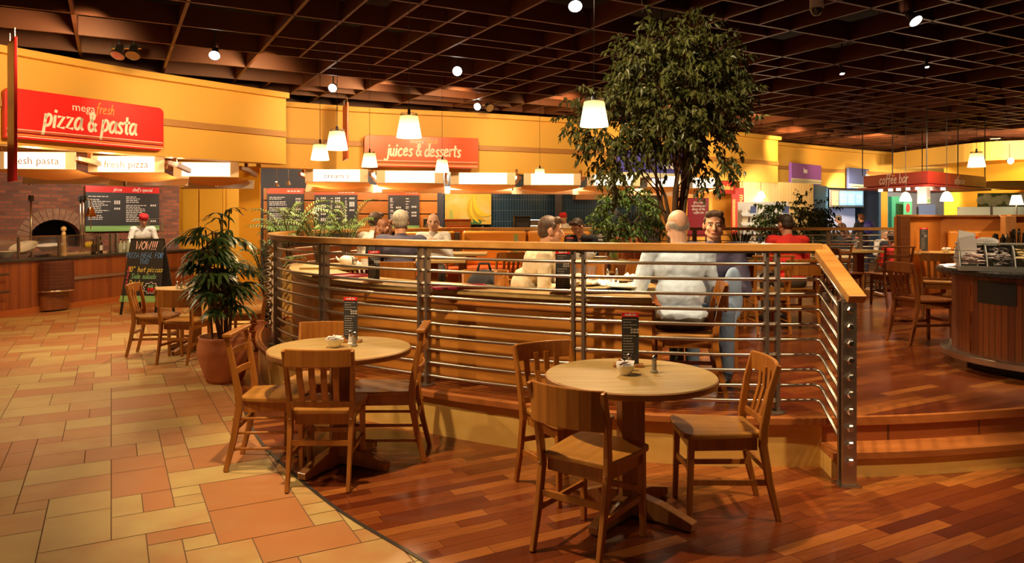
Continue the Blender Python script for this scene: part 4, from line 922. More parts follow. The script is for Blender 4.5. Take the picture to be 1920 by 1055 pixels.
MB().lathe([(.055,0),(.056,.05),(.044,.08),(.05,.12),(.04,.16),(.045,.2),(.034,.27),(.036,.40),(.022,.43)], n=18).build('body', mat('beech', (0.72,0.50,0.24), .35), pm, smooth=True); MB().ell((0,0,.475), (.048,.048,.05)).build('knob', K['steel'] if False else mat('beech_knob', (0.74,0.52,0.26), .3), pm, smooth='all')
def bottle(x, y, z, h, r, m, label, group='bottles on the pizza counter', cap='black', lab=True):
    t = thing('bottle', label, 'bottle', (x, y, z), 0, group)
    MB().lathe([(.001,0),(r,0),(r,h*.55),(r*.85,h*.64),(r*.35,h*.76),(r*.33,h*.92),(.001,h*.92)], n=14).build('glass', m, t, smooth=True)
    MB().lathe([(r*.4,h*.9),(r*.4,h),(.001,h)], n=10).build('cap', K[cap], t)
    if lab: MB().lathe([(r*1.03,h*.18),(r*1.03,h*.48)], n=14).build('label_band', K['white'], t)
gdark = mat('dark_bottle_glass', (0.025,0.014,0.008), .12); gclear = mat('pale_bottle_glass', (0.45,0.50,0.38), .12); ggreen = mat('green_bottle_glass', (0.05,0.12,0.03), .12)
for px, off, m, l, h in ((175,-.3,gdark,'dark vinegar bottle left of the labelled one',.26),(181,-.42,gdark,'dark bottle behind the vinegar bottle',.29),(188,-.28,gdark,'dark bottle with a pale label on the pizza counter',.32),
        (226,-.3,gclear,'clear oil bottle with green tint on the pizza counter',.26),(233,-.4,gclear,'clear oil bottle in the middle of the three',.24),(240,-.3,gclear,'clear oil bottle right by the chalkboard',.25),(262,-.4,ggreen,'green bottle in front of the cook',.22)):
    x, y, _ = on_path(PC, px, off); bottle(x, y, .925, h, .04, m, l, lab=(px in (188, 233)))
for px, w, l in ((208,.06,'steel holder left of the oil bottles'),(218,.05,'steel holder right behind the oil bottles')):
    x, y, _ = on_path(PC, px, -.55); o = MB().box((0,0,.17), (.05,w,.34)).box((0,0,.35), (.06,w+.02,.02)).build('steel_dispenser', K['steel'], None, bevel=.004, loc=(x,y,.925)); tag(o, l, 'dispenser', 'steel dispensers')
x, y, _ = on_path(PC, 145, -.5); o = MB().prism(rrect(-.55,.55,-.14,.14,.05), 0, .03).build('bread_board', mat('board_wood', (0.72,0.52,0.28), .5), None, bevel=.004, loc=(x,y,.925), rz=1.2); tag(o, 'pale wooden board with pizzas along the counter', 'board')
x, y, _ = on_path(PC, 168, -.62); o = MB().ell((0,0,.12), (.12,.10,.07)).build('yellow_cloth', mat('yellow_plastic', (0.85,0.55,0.02), .5), None, smooth='all', loc=(x,y,.925+.03)); tag(o, 'yellow bundle behind the dark bottles', 'bundle')
x, y, _ = on_path(PC, 170, -.5)
bl = thing('brass_bell', 'brass bell hanging from a bracket beside the menu board', 'bell', (x, y, 1.2))
MB().lathe([(.11,.42),(.115,.43),(.08,.47),(.06,.55),(.035,.60),(.001,.61)], n=18).build('bell', K['brass'], bl, smooth=True); MB().tube([(-.12,0,-.27),(-.12,0,.72),(-.06,0,.76),(0,0,.74),(0,0,.6)], .01, 6).build('bracket', K['brass'], bl); MB().tube([(0,0,.43),(0,0,.18)], .008, 5).build('cord', K['brass'], bl)
x, y, _ = on_path(PC, 300, -.6)
rk = thing('wire_rack', 'chrome wire rack behind the chalkboard', 'rack', (x-.1, y, .925), .6)
for sx in (-.14,.14): 
    for sy in (-.1,.1): MB().tube([(sx,sy,0),(sx,sy,.72)], .007, 5).build('upright', K['chrome'], rk)
for k in range(8): MB().box((0,0,.06+k*.085), (.28,.2,.010)).build('shelf', K['steel'], rk)

# ------------------------------------------------------------------ menu boards
def board(name, label, A, B, z0, z1, cat, hd='red', off=.08, th=.04, group=None, header=.13, green=.12):
    A = Vector(A); B = Vector(B); L = (B-A).length; a = math.atan2(B.y-A.y, B.x-A.x); n = Vector((math.sin(a), -math.cos(a)))*off
    t = thing(name, label, cat, (A.x+n.x, A.y+n.y, z0), a, group); H = z1-z0
    return t, L, H
bs = Vector((d0.x, d0.y))
def brick_s(px):
    r = (px-960)/FPX; return (r*st.y-st.x)/(d0.x-r*d0.y)
s0, s1 = brick_s(158), brick_s(296); P0 = Vector(brick_at(s0)[:2]); P1 = Vector(brick_at(s1)[:2])
def menu(label, A, B, z0, z1, hd, seed, cols=2, head=None, rounded=True):
    t, L, H = board('menu_board', label, A, B, z0, z1, 'menu board', group='wall menu boards')
    MB().plate([(0,.12),(L,.12),(L,H-.14),(0,H-.14)], 0, .035).build('panel', K['menu_black'], t)
    MB().plate(rrect(0, L, H-.14, H, .07, (0,0,0,1) if rounded else (0,0,0,0)), 0, .036).build('header', K[hd], t)
    MB().plate([(0,0),(L,0),(L,.12),(0,.12)], 0, .036).build('green_band', K['green'], t)
    m = MB(); r = random.Random(seed); w = L/cols
    for c in range(cols):
        z = H-.24
        while z > .2:
            dashes(m, c*w+.05, c*w+w-.25, z, .018, -.003, r.randint(0,9999), r.uniform(.45,1), (.03,.09))
            if r.random() < .33:
                for q in range(3): m.add([(c*w+w-.2+q*.045,-.003,z-.01),(c*w+w-.17+q*.045,-.003,z-.008),(c*w+w-.165+q*.045,-.003,z+.035),(c*w+w-.195+q*.045,-.003,z+.033)], [(0,1,2,3)])
            z -= r.choice((.04,.04,.07))
    m.build('small_print', K['menu_print'], t)
    hm = MB(); dashes(hm, L*.55, L-.06, H-.09, .03, -.003, seed+1, 1, (.04,.08)) if not head else [hand(hm, tx, L*cx, H-.10, .075, -.003, .5) for tx, cx in head]
    hm.build('header_lettering', K['sign_white'], t)
K['menu_black'] = mat('menu_black', (0.035,0.035,0.038), .5); K['menu_print'] = mat('menu_print', (0.75,0.73,0.70), .6)
menu('wide black menu board with red header on the brick wall', P0, P1, 1.30, 2.30, 'red', 5, 2, [('pizza',.42),("chef's special",.76)], False)
menu('menu board with orange header nearest the yellow pillar', wall_pt(503), wall_pt(571), 1.28, 2.34, 'orange_red', 8, 1)
menu('middle menu board with orange header, above the ferns', wall_pt(591), wall_pt(671), 1.28, 2.32, 'orange_red', 9, 3)
menu('menu board with orange header behind the grey haired man', wall_pt(728), wall_pt(786), 1.28, 2.32, 'orange_red', 12, 2)
# banana poster
def tpt(px, off=.04):
    for a, b in zip(T1, T1[1:]):
        pa = 960+FPX*a[0]/a[1]; pb = 960+FPX*b[0]/b[1]
        if pa <= px <= pb: t = (px-pa)/(pb-pa); return Vector((a[0]+(b[0]-a[0])*t, a[1]+(b[1]-a[1])*t-off))
A, B = tpt(834), tpt(920)
t, L, H = board('fruit_poster', 'yellow picture of a bunch of bananas on the kitchen wall', A, B, 1.42, 2.27, 'poster')
MB().box((L/2,.02,H/2), (L,.03,H)).build('print', mat('poster_yellow', (0.80,0.55,0.06), .5, col2=(0.78,0.66,0.22), scale=(2,2,2), lo=.4, hi=.6), t)
bm_ = mat('banana_yellow', (0.88,0.66,0.03), .5); bd = mat('banana_shade', (0.66,0.44,0.02), .5)
for k, (ex, ez, cx, cz) in enumerate(((.60,.06,.44,.45),(.74,.05,.50,.35),(.88,.12,.56,.22),(.99,.30,.64,.20))):
    pts = []
    for q in range(9): f = q/8; pts.append((L*((1-f)**2*.62+2*f*(1-f)*cx+f*f*ex), -.004-.003*k, H*((1-f)**2*.93+2*f*(1-f)*cz+f*f*ez)))
    MB().beam(pts, .012, .012, up=(0,1,0), sc=[(2,1),(5,1),(8,1),(10,1),(11,1),(11,1),(9,1),(6,1),(1.5,1)]).build('banana', bm_ if k % 2 else bd, t)
MB().lathe([(.001,0),(.22,0),(.001,.004)], (.17*L,-.001,.40*H), 24, Matrix.Rotation(PI/2,3,'X')).build('lemon', mat('lemon', (0.85,0.58,0.08), .5), t)
MB().beam([(.13*L,-.004,.45*H),(.14*L,-.004,.1*H),(.13*L,-.004,0)], .12, .01, up=(0,1,0), sc=[.7,1,1]).build('green_banana', mat('banana_green', (0.50,0.55,0.08), .5), t)
MB().plate([(.66*L+.16*math.cos(i*.33), max(.01,.07*H+.10*math.sin(i*.33))) for i in range(19)], -.006, 0).build('melon', mat('melon_green', (0.06,0.22,0.07), .5), t)

# ------------------------------------------------------------------ big red fascia signs
def bigsign(label, px0, d0_, px1, d1_, z0, z1, mt, lines, corners=(1,1,1,1), group='large shop name signs', strip=True, cat='sign'):
    A = Vector(at(px0, d0_)); B = Vector(at(px1, d1_)); t, L, H = board('fascia_sign', label, A, B, z0, z1, cat, off=0, group=group)
    MB().plate(rrect(0, L, 0, H, .09, corners), 0, .09).build('panel', K[mt], t, bevel=.008)
    if strip:
        for k, (z, h, m) in enumerate(((.135,.010,'sign_white'),(.110,.012,'fascia_trim'),(.088,.008,'black'),(.062,.014,'sign_orange'),(.035,.012,'sign_white'))): MB().box((L/2,-.003,z), (L-.04,.006,h)).build('stripe', K[m], t)
    for kind, text, cx, z, size, m in lines:
        if kind == 'hand': hand(MB(), text, cx*L, z, size, -.004, .50, jit=.25, xs=.60).build('lettering', K[m], t)
        elif kind == 'thin': hand(MB(), text, cx*L, z, size, -.004, .30, .25, xs=.6).build('thin_lettering', K[m], t)
        else: font_text('bold_lettering', text, size, K[m], t, cx*L, -.006, z)
    return t, L, H
bigsign('red pizza & pasta sign on the left fascia', 9, 10.45, 307, 12.55, 2.73, 3.45, 'red',
        [('font','mega',.45,.50,.17,'sign_white'),('thin','fresh',.588,.50,.16,'sign_orange'),('hand','pizza & pasta',.505,.225,.30,'sign_white')], (0,1,1,1))
bigsign('orange red juices & desserts sign on the middle fascia', 683, 16.25, 897, 17.0, 2.73, 3.42, 'orange_red',
        [('font','mega',.45,.53,.145,'sign_white'),('thin','fresh',.585,.53,.14,'sign_orange'),('hand','juices & desserts',.51,.25,.28,'sign_white')], (0,1,0,1))
K['purple'] = mat('sign_purple', (0.28,0.10,0.52), .4); K['navy_sign'] = mat('sign_navy', (0.09,0.12,0.28), .4); K['blue_sign'] = mat('sign_blue', (0.06,0.06,0.42), .4); K['pale_green_strip'] = mat('pale_green_strip', (0.62,0.66,0.50), .5)
for (l, a, da, b, db, z0, z1, m, txt) in (('purple shop sign on the far right fascia', 1484, 23.6, 1540, 25.1, 2.70, 3.36, 'purple', ''),('slate blue shop sign right of the purple one', 1592, 25.9, 1650, 27.6, 2.62, 3.36, 'navy_sign', 'dry')):
    t, L, H = bigsign(l, a, da, b, db, z0, z1, m, [('hand', 'dry', .58, .38, .30, 'sign_white')] if txt else [], (0,1,0,0), strip=False)
    MB().box((L/2,-.004,.10), (L,.008,.14)).build('pale_stripe', K['pale_green_strip'], t); MB().box((L/2,-.006,.085), (L,.008,.02)).build('grey_stripe', K['steel'], t)
    if not txt: 
        for k, h in enumerate((.17,.11,.13,.10,.12)): MB().box((L*.40+k*.055,-.004,.36+h/2), (.022,.006,h)).build('letter_stroke', K['sign_white'], t)
t, L, H = bigsign('dark blue shop sign half hidden by the ficus tree', 1158, 18.1, 1298, 19.0, 2.58, 3.28, 'blue_sign', [], (1,1,0,0), strip=False)
MB().box((L/2,-.004,.08), (L,.008,.12)).build('pale_stripe', K['pale_green_strip'], t)
hand(MB(), 'mas', .68*L, .26, .30, -.006, .5).build('lettering', K['sign_white'], t)
# projecting vertical banners seen nearly edge on
def blade(label, px, d, z0, z1, m, yaw, dep=.55):
    x, y = at(px, d); a = math.atan2(y, x)+yaw; t = thing('projecting_banner', label, 'banner', (x, y, z0), a, 'narrow projecting banners'); H = z1-z0
    MB().box((0,0,H/2), (dep,.035,H)).build('panel', K[m], t, bevel=.006)
    q = MB(); r = random.Random(3)
    for k in range(9): z = H*.12+k*H*.075; q.box((0,.019*(-1 if yaw > 0 else 1),z), (r.uniform(.25,.42),.003,.035))
    q.build('lettering', K['sign_white'], t)
    for k in (-1,1): MB().tube([(k*dep*.35,0,H),(k*dep*.35,0,H+.12)], .008, 5).build('hanger', K['steel'], t)
    return t
blade('narrow red banner at the far left edge before the pizza sign', 23, 9.2, 2.05, 3.80, 'red', .13)
blade('narrow orange red banner left of the juices sign', 648, 15.4, 2.80, 3.95, 'orange_red', .13, .7)

# ------------------------------------------------------------------ lit canopy signs hanging under the fascia
def sail_material():
    m = bpy.data.materials.new('sail_fabric'); m.use_nodes = True; nt = m.node_tree; b = nt.nodes['Principled BSDF']; b.inputs['Base Color'].default_value = (.86,.50,.22,1); b.inputs['Roughness'].default_value = .8
    tr = N(nt, 'ShaderNodeBsdfTranslucent'); tr.inputs[0].default_value = (.95,.50,.18,1); mx = N(nt, 'ShaderNodeMixShader'); mx.inputs[0].default_value = .5
    nt.links.new(b.outputs[0], mx.inputs[1]); nt.links.new(tr.outputs[0], mx.inputs[2]); nt.links.new(mx.outputs[0], nt.nodes['Material Output'].inputs[0]); return m
K['sail'] = sail_material()
def canopy(label, px0, px1, d, text='', seed=0):
    A = Vector(at(px0, d)); B = Vector(at(px1, d+.12)); t, L, H = board('canopy_sign', label, A, B, 2.375, 2.655, 'sign', off=0, group='lit banners under the fascia')
    MB().plate([(0,0),(L,0),(L,H),(0,H)], 0, .012).build('cloth_end', K['banner_dim'], t)
    MB().plate([(L*.13,.012),(L*.87,.012),(L*.87,H-.012),(L*.13,H-.012)], -.004, 0).build('lit_panel', K['banner_lit'], t)
    if text: font_text('lettering', text, .17, K['banner_text'], t, L/2, -.008, .08)
    for x in (-.1, L+.06):
        o = MB().beam([(x,-.10,.17),(x,.45,.16),(x,1.1,.10)], .07, .09, sc=[.8,1,1]).build('timber_bracket', K['bracket'], t, bevel=.008)
        MB().box((x,.35,.28), (.06,.06,.2)).build('hanger', K['bracket'], o)
    n = 8; m = MB(); vs = []
    for j in range(7):
        v = j/6
        for i in range(n+1):
            u = i/n; vs.append((L*(u*1.02-.01), .03+v*1.15, -.005-.10*math.sin(PI*v)*(.4+.9*math.sin(PI*u))-.02*v))
    m.add(vs, [(j*(n+1)+i, j*(n+1)+i+1, (j+1)*(n+1)+i+1, (j+1)*(n+1)+i) for j in range(6) for i in range(n)]); m.build('orange_sail', K['sail'], t, smooth='all')
    MB().box((L/2-.1,1.22,-.09), (L*1.16,.02,.19), rot=Matrix.Rotation(-.35,3,'X')).build('rear_board', K['white_board'], t)
for i, (a, b, d, tx, l) in enumerate(((-12,142,11.8,'fresh pasta','lit fresh pasta banner at the left edge'),(165,308,12.6,'fresh pizza','lit fresh pizza banner under the pizza sign'),(325,447,14.0,'','plain lit banner right of the fresh pizza banner'),
        (572,690,16.0,'cream s','lit banner at the left end of the juice counter, lettered'),(706,831,16.5,'','lit banner under the left half of the juices sign'),(845,966,17.2,'','lit banner under the right end of the juices sign'),(982,1089,17.6,'','lit banner right under the small pendant lamp'),
        (1101,1200,18.0,'','lit banner behind the left side of the ficus crown'),(1214,1282,18.6,'','lit banner behind the ficus stems'),(1292,1346,19.4,'','lit banner next to the toilets sign'))): canopy(l, a, b, d, tx, i)
def small_spot(px, y, d, label, on=True, group='small swivel spotlights under the fascia'):
    z = EYE+(408-y)*d/FPX; x, yy = at(px, d); t = thing('swivel_spotlight', label, 'spotlight', (x, yy, z), 0, group)
    MB().tube([(0,0,.04),(0,0,2.98-z)], .006, 5).build('stem', K['chrome'], t); R = Matrix.Rotation(.5, 3, 'X')
    MB().lathe([(.03,.06),(.045,0),(.055,-.04)], (0,0,0), 14, R, cap=False).build('housing', K['chrome'], t, smooth=True)
    MB().lathe([(.05,-.041),(.001,-.043)], (0,0,0), 14, R).build('lens', K['lens_dim'] if on else K['brass'], t)
for px, y, d, l, on in ((57,340,13.2,'copper spotlight before the brick wall at the left',False),(109,324,12.9,'spotlight between the fresh pasta and fresh pizza banners',False),(236,343,13.8,'spotlight above the black menu board',False),(272,336,13.6,'left spotlight of the pair over the cook',False),(280,336,13.6,'right spotlight of the pair over the cook',True),
        (404,346,15,'copper spotlight before the yellow doors',False),(429,342,15,'lit spotlight nearest the yellow pillar',True),(519,345,17.4,'lit spotlight at the left end of the juice counter',True),(541,343,17.4,'spotlight second from the pillar over the juice counter',False),(664,349,17.8,'spotlight over the middle menu board',True),(683,347,17.8,'dark spotlight over the middle menu board',False),
        (825,352,18.4,'spotlight above the banana poster',True),(938,356,18.8,'spotlight above the bananas\' right edge',False),(959,353,18.8,'lit spotlight over the blue tiles left',True),(1052,357,19,'spotlight over the dark kitchen pillar',False),(1071,352,19,'dark spotlight right of the kitchen pillar',False),(1150,359,19.3,'spotlight left of the ficus stems',False)): small_spot(px, y, d, l, on)

# ------------------------------------------------------------------ pendant lamps
def pendant(px, ybot, label, zb=2.37):
    d = (zb-EYE)*FPX/(408-ybot); x, y = at(px, d)
    key = 'pend'
    if key in CH: t = dup(CH[key], (x, y, zb), 0, label, 'warm glass pendant lamps')
    else:
        t = thing('pendant_lamp', label, 'pendant lamp', (x, y, zb), 0, 'warm glass pendant lamps'); CH[key] = t
        MB().lathe([(.119,0),(.121,.004),(.086,.205),(.083,.205),(.116,.004)], n=32).build('lamp_shade', K['shade'], t, smooth=True)
        MB().lathe([(.084,.206),(.080,.236),(.077,.236),(.081,.206)], n=32).build('glass_rim', K['tumbler'], t, smooth=True)
        MB().lathe([(.001,.205),(.08,.205),(.078,.212),(.001,.212)], n=24).build('top_disc', K['white_board'], t)
        MB().lathe([(.016,.21),(.014,.27),(.005,.28)], n=12).build('socket', K['chrome'], t, smooth=True)
        MB().tube([(0,0,.275),(0,0,2.87)], .0035, 5).build('cord', K['charcoal'], t)
        MB().ell((0,0,.09), (.035,.035,.045)).build('bulb', K['lens_dim'], t, smooth='all')
    spot((x, y, zb+.03), (x, y, 0), 90, 150, .5, .07, (1,.68,.36))
for px, y, l in ((1114,237,'nearest pendant lamp, hanging in front of the ficus crown'),(767,258,'pendant lamp hanging just above the juices sign'),(632,281,'larger of the two pendant lamps left of the orange banner'),(600,300,'smaller pendant lamp of the close pair at the left'),
    (693,313,'pendant lamp at the left end of the juices sign'),(829,323,'pendant lamp at the right bottom of the juices sign'),(1012,336,'pendant lamp overlapping the lit banners at the centre'),(1831,313,'pendant lamp right of the coffee bar canopy')): pendant(px, y, l)
for px, y, d, l in ((1698,377,16.5,'small white lamp hanging under the left side of the coffee bar canopy'),(1775,377,15.5,'small white lamp hanging under the right side of the coffee bar canopy'),(1427,371,21.9,'round white wall lamp above the leaflet rack')):
    x, yy = at(px, d); z = EYE+(408-y)*d/FPX; t = thing('pendant_lamp', l, 'pendant lamp', (x, yy, z), 0, 'small white lamps')
    MB().lathe([(.125,0),(.12,.05),(.07,.17),(.03,.20),(.001,.20)], n=20).build('lamp_shade', K['lens_white'] if 'lens_white' in K else K.setdefault('lens_white', mat('white_lit_shade', (1,.95,.85), .4, emit=(1,.88,.62), es=3.2)), t, smooth=True); MB().tube([(0,0,.2),(0,0,(5.25 if d < 19 else 2.72)-z)], .006, 5).build('stem', K['charcoal'], t)
    point((x, yy, z-.05), 22, .1, (1,.8,.5))

# ------------------------------------------------------------------ ceiling spotlights, camera dome
def ceil_spot(px, y, label, aim=(0,-.5,-1), on=True, z=4.02, s=1.0):
    d = (z-EYE)*FPX/(408-y); x, yy = at(px, d); t = thing('ceiling_spotlight', label, 'spotlight', (x, yy, z), 0, 'round ceiling spotlights')
    R = Vector(aim).normalized().to_track_quat('Z', 'Y').to_matrix()
    MB().lathe([(.03*s,-.11),(.045*s,-.09),(.05*s,0),(.075*s,.05),(.08*s,.075)], (0,0,0), 18, R, cap=False).build('housing', K['steel'] if not on else K['charcoal'], t, smooth=True)
    MB().lathe([(.074*s,.072),(.001,.069)], (0,0,0), 18, R).build('lens', K['lens'] if on else K['glassy'], t)
    MB().tube([(0,0,.02),(0,0,.5)], .012, 6).build('stem', K['charcoal'], t); return (x, yy, z)
K['glassy'] = mat('dull_reflector', (0.6,0.55,0.45), .15, 1.0)
ceil_spot(403,99,'lit spotlight on the lattice above the pizza sign',(.2,-.8,-.8)); ceil_spot(858,133,'brightest ceiling spotlight, shining straight at the camera',(0,-1,-.25)); ceil_spot(625,163,'lit ceiling spotlight above the close pair of pendants',(0,-1,-.5))
ceil_spot(223,97,'left one of the twin reflector spotlights over the pizza sign',(-.1,-.5,-1),False,s=1.3); ceil_spot(250,97,'right one of the twin reflector spotlights over the pizza sign',(.1,-.5,-1),False,s=1.3)
ceil_spot(897,199,'bright one of the twin spotlights above the juices sign',(-.3,-1,-.3)); ceil_spot(916,200,'unlit one of the twin spotlights above the juices sign',(.5,-.8,-.6),False,s=1.2)
ceil_spot(1078,5,'ceiling spotlight at the top edge of the picture centre',(0,-.7,-.8)); ceil_spot(1711,33,'ceiling spotlight above the right floor area',(.3,-.7,-.9)); ceil_spot(1342,240,'spotlight just right of the ficus crown',(-.3,-.8,-.8)); ceil_spot(1578,131,'tiny paired ceiling light above the purple sign',(0,-.3,-1), s=.5)
ceil_spot(1893,301,'round lit spotlight on the yellow bulkhead',(-.2,-1,-.2),z=3.3, s=1.2); ceil_spot(1880,327,'unlit spotlight below the round one on the bulkhead',(-.3,-1,-.3),False,z=3.0,s=1.2); ceil_spot(1737,118,'tiny ceiling light over the right floor',(0,-.3,-1), s=.4)
for px, y, w in ((237,88,.42),(905,196,.4)):
    d = (4.12-EYE)*FPX/(408-y); o = MB().box((0,0,0), (w,.07,.05)).build('spotlight_track', K['steel'], None, loc=(*at(px,d+.05),4.13)); tag(o, 'short track carrying twin spotlights '+('over the pizza sign' if px < 500 else 'over the juices sign'), 'track')
for px, y, l in ((1870,262,'pale rectangular gear tray with two black knobs near the right edge'),(1915,268,'pale gear tray at the right edge')):
    d = (4.05-EYE)*FPX/(408-y); t = thing('lighting_tray', l, 'light fitting', (*at(px, d), 4.03), .9, 'pale gear trays under the lattice'); MB().box((0,0,0), (1.3,.28,.04)).build('tray', K['steel'], t, bevel=.005); 
    for k in (-.3,.3): MB().lathe([(.07,-.08),(.06,0),(.001,.0)], (k,0,-.02), 12).build('lamp_head', K['black'], t)
d = 8.3; t = thing('dome_camera', 'white security dome camera hanging from the lattice', 'camera', (*at(1531,d), 3.88))
MB().lathe([(.075,.06),(.075,.42),(.001,.42)], n=24).build('housing', K['white'], t, smooth=True); MB().lathe([(.001,-.02),(.035,-.012),(.06,.02),(.072,.062)], n=24).build('dome', K['granite'], t, smooth=True)

# ------------------------------------------------------------------ coffee bar canopy
cz0, cz1 = 2.36, 2.64
CA, CB, CC = Vector(at(1619,18.6)), Vector(at(1740,16.4)), Vector(at(1849,18.9))
cb = thing('coffee_bar_canopy', 'red hanging canopy lettered coffee bar on two faces', 'canopy', (0,0,0))
CD = CA+(CC-CB)
K['banner_tan'] = mat('tan_lettering', (0.75,0.58,0.42), .5); K['canopy_red'] = mat('canopy_red', (0.30,0.018,0.012), .4)
MB().prism([tuple(CA), tuple(CB), tuple(CC), tuple(CD)], cz0, cz1).build('fascia_box', K['canopy_red'], cb, bevel=.01)
cc_ = (CA+CC)/2; sh = [tuple(cc_+(q-cc_)*1.09) for q in (CA, CB, CC, CD)]
MB().prism(sh, cz0-.07, cz0-.02).build('shelf_board', mat('canopy_maroon', (0.26,0.02,0.015), .4), cb, bevel=.01)
for P, Q, tx, s in ((CA, CB, 'coffee bar', .22), (CB, CC, 'coffee bar', .15)):
    dd = (Q-P).normalized(); nn = Vector((dd.y, -dd.x))*.012; Ln = (Q-P).length
    T = lambda x, z, P=P, dd=dd, nn=nn: (P.x+dd.x*x+nn.x, P.y+dd.y*x+nn.y, z)
    hand(MB(), tx, Ln*.5, cz0+.05, s, 0, .45, T=T).build('lettering', K['banner_tan'], cb); hand(MB(), 'mega', Ln*.5, cz0+.22, .05, 0, .5, T=T).build('small_lettering', K['sign_orange'], cb)
for q in (CA, CB, CC, CD, (CA+CB)/2, (CB+CC)/2): MB().tube([(q.x*.995, q.y*.995+.05, cz1), (q.x*.995, q.y*.995+.05, 4.15)], .012, 5).build('hanging_rod', K['charcoal'], cb)
for i, f in enumerate((.25,.42,.55,.70,.85)):
    for P, Q in ((CA, CB),) if i else ((CA, CB), (CB, CC)):
        q = P+(Q-P)*f; q = q + (cc_-q)*.05; o = MB().lathe([(.045,0),(.05,-.05),(.001,-.052)], (q.x, q.y, cz0-.072), 10).build('downlight', K['lens_dim'], cb)
point((CB.x*.98, CB.y*.97, 2.2), 25, .1); point((cc_.x, cc_.y, 2.15), 30, .15)
spot((CB.x-1.2, CB.y-2.2, 3.9), (CB.x, CB.y, 2.4), 120, 60)
t = thing('hanging_cube_sign', 'small white and green box hanging below the canopy corner', 'sign', (*at(1732,16.75), 1.93), .5); MB().box((0,0,.17), (.14,.22,.36)).build('box', K['white'], t, bevel=.004); MB().box((-.0,-.113,.05), (.1,.004,.08)).build('green_patch', K['green'], t)
# ------------------------------------------------------------------ signs near the toilets
t, L, H = board('hanging_sign', 'red hanging sign reading toilets', at(1347,20.3), at(1379,20.6), 2.26, 2.60, 'sign', off=0); MB().plate([(0,0),(L,0),(L,H),(0,H)], 0, .03).build('panel', K['canopy_red'], t); hand(MB(), '<toilets', L/2, .12, .14, -.003, .5).build('lettering', K['sign_orange'], t); MB().tube([(.05,0,H),(.05,0,4.15-2.26)], .008, 5).build('hanger', K['steel'], t); MB().tube([(L-.05,0,H),(L-.05,0,4.15-2.26)], .008, 5).build('hanger', K['steel'], t)
t, L, H = board('vertical_banner', 'tall red mega fresh banner beside the toilets sign', at(1372,21.25), at(1395,21.4), 1.08, 2.46, 'banner', off=0); MB().plate([(0,0),(L,0),(L,H),(0,H)], 0, .03).build('panel', K['canopy_red'], t)
[MB().tube([(q_,.015,H-.02),(q_,.015,H+.26)], .008, 5).build('hanger', K['steel'], t) for q_ in (.05, L-.05)]
font_text('lettering', 'mega', .24, K['sign_orange'], t, L*.62, -.004, H*.68, ry=PI/2); T = lambda x, z, L=L, H=H: (L*.62+z, -.004, H*.46-x); hand(MB(), 'fresh', 0.28, .0, .2, 0, .3, T=T).build('thin_lettering', K['sign_orange'], t)
m = MB(); [dashes(m, .03, .12, .15+k*.035, .018, -.004, k, 1, (.02,.05)) for k in range(26)]; m.build('small_print', K['sign_orange'], t)
t, L, H = board('maroon_banner', 'maroon panel with white slanted writing beside the ficus', at(1290,18.6), at(1329,18.7), 1.12, 2.10, 'banner', off=0); MB().plate([(0,0),(L,0),(L,H),(0,H)], 0, .03).build('panel', K['maroon'], t)
for x_ in (.05, L-.05): MB().box((x_,.05,-.4), (.04,.03,1.44)).build('upright', K['steel'], t)
for k, tx in enumerate(('drinks and', 'refreshing and', 'dinner at the', 'coffee bar')): hand(MB(), tx, L*.5, H-.14-k*.085, .062, -.004, .45, .2).build('lettering', K['sign_white'], t)
t, L, H = board('exit_sign', 'small pictogram exit sign above the maroon panel', at(1303,19.5), at(1318,19.55), 2.42, 2.56, 'sign', off=0); MB().plate([(0,0),(L,0),(L,H),(0,H)], 0, .03).build('panel', K['green'], t); MB().box((L*.35,-.003,H/2), (.05,.004,.09)).build('door_mark', K['white'], t); MB().box((L*.7,-.003,H/2), (.03,.004,.07)).build('figure_mark', K['white'], t)
# leaflet rack
t = thing('leaflet_rack', 'brightly lit white display rack full of leaflets', 'rack', (*at(1436,18.5), 0), -.08)
MB().box((0,.3,1.0), (1.25,.05,2.0)).build('back_board', K['white_board'], t)
for k in range(6): 
    o = MB().box((0,.10-.01*k,.5+k*.24), (1.2,.32,.02), rot=Matrix.Rotation(.35,3,'X')).build('shelf', K['white'], t)
    for q in range(6): MB().box((-.5+q*.2,.08-.01*k,.60+k*.24), (.14,.02,.19), rot=Matrix.Rotation(.45,3,'X')).build('leaflet', (K['white'],K['sachet'],K['banner_dim'],K['white_board'],K['navy_sign'],K['white'])[(q*3+k*5) % 6], o)
point((*at(1436,17.6), 2.2), 30, .12, (1,.85,.6))
# order screens
t = thing('menu_screens', 'row of bright blue menu screens over the order desk', 'screens', (*at(1560,26.0), 2.03), .25)
MB().box((.62,.05,.25), (1.42,.08,.62)).build('frame', K['steel'], t, bevel=.01)
scr = mat('screen_blue', (.1,.2,.4), .3, emit=(.22,.55,1.0), es=.6)
MB().box((.12,-.0,.26), (.28,.02,.50)).build('food_screen', mat('screen_food', (.2,.1,.1), .3, emit=(.75,.18,.12), es=.9, col2=(.1,.3,.1), scale=(9,9,9)), t)
for k in range(3):
    o = MB().box((.46+k*.33,-.0,.26), (.30,.02,.50)).build('screen', scr, t); m = MB(); [dashes(m, .34+k*.33, .58+k*.33, .10+q*.06, .014, -.012, q+k, 1, (.05,.1)) for q in range(6)]; m.build('small_print', K['sign_white'], o)
t = thing('order_desk', 'dark order desk under the menu screens', 'counter', (*at(1598,25.6), 0), .2); MB().box((0,.3,.52), (1.5,.5,1.04)).build('front', K['dark_frame'], t); MB().box((0,.28,1.06), (1.55,.55,.04)).build('top', K['granite'], t, bevel=.005)
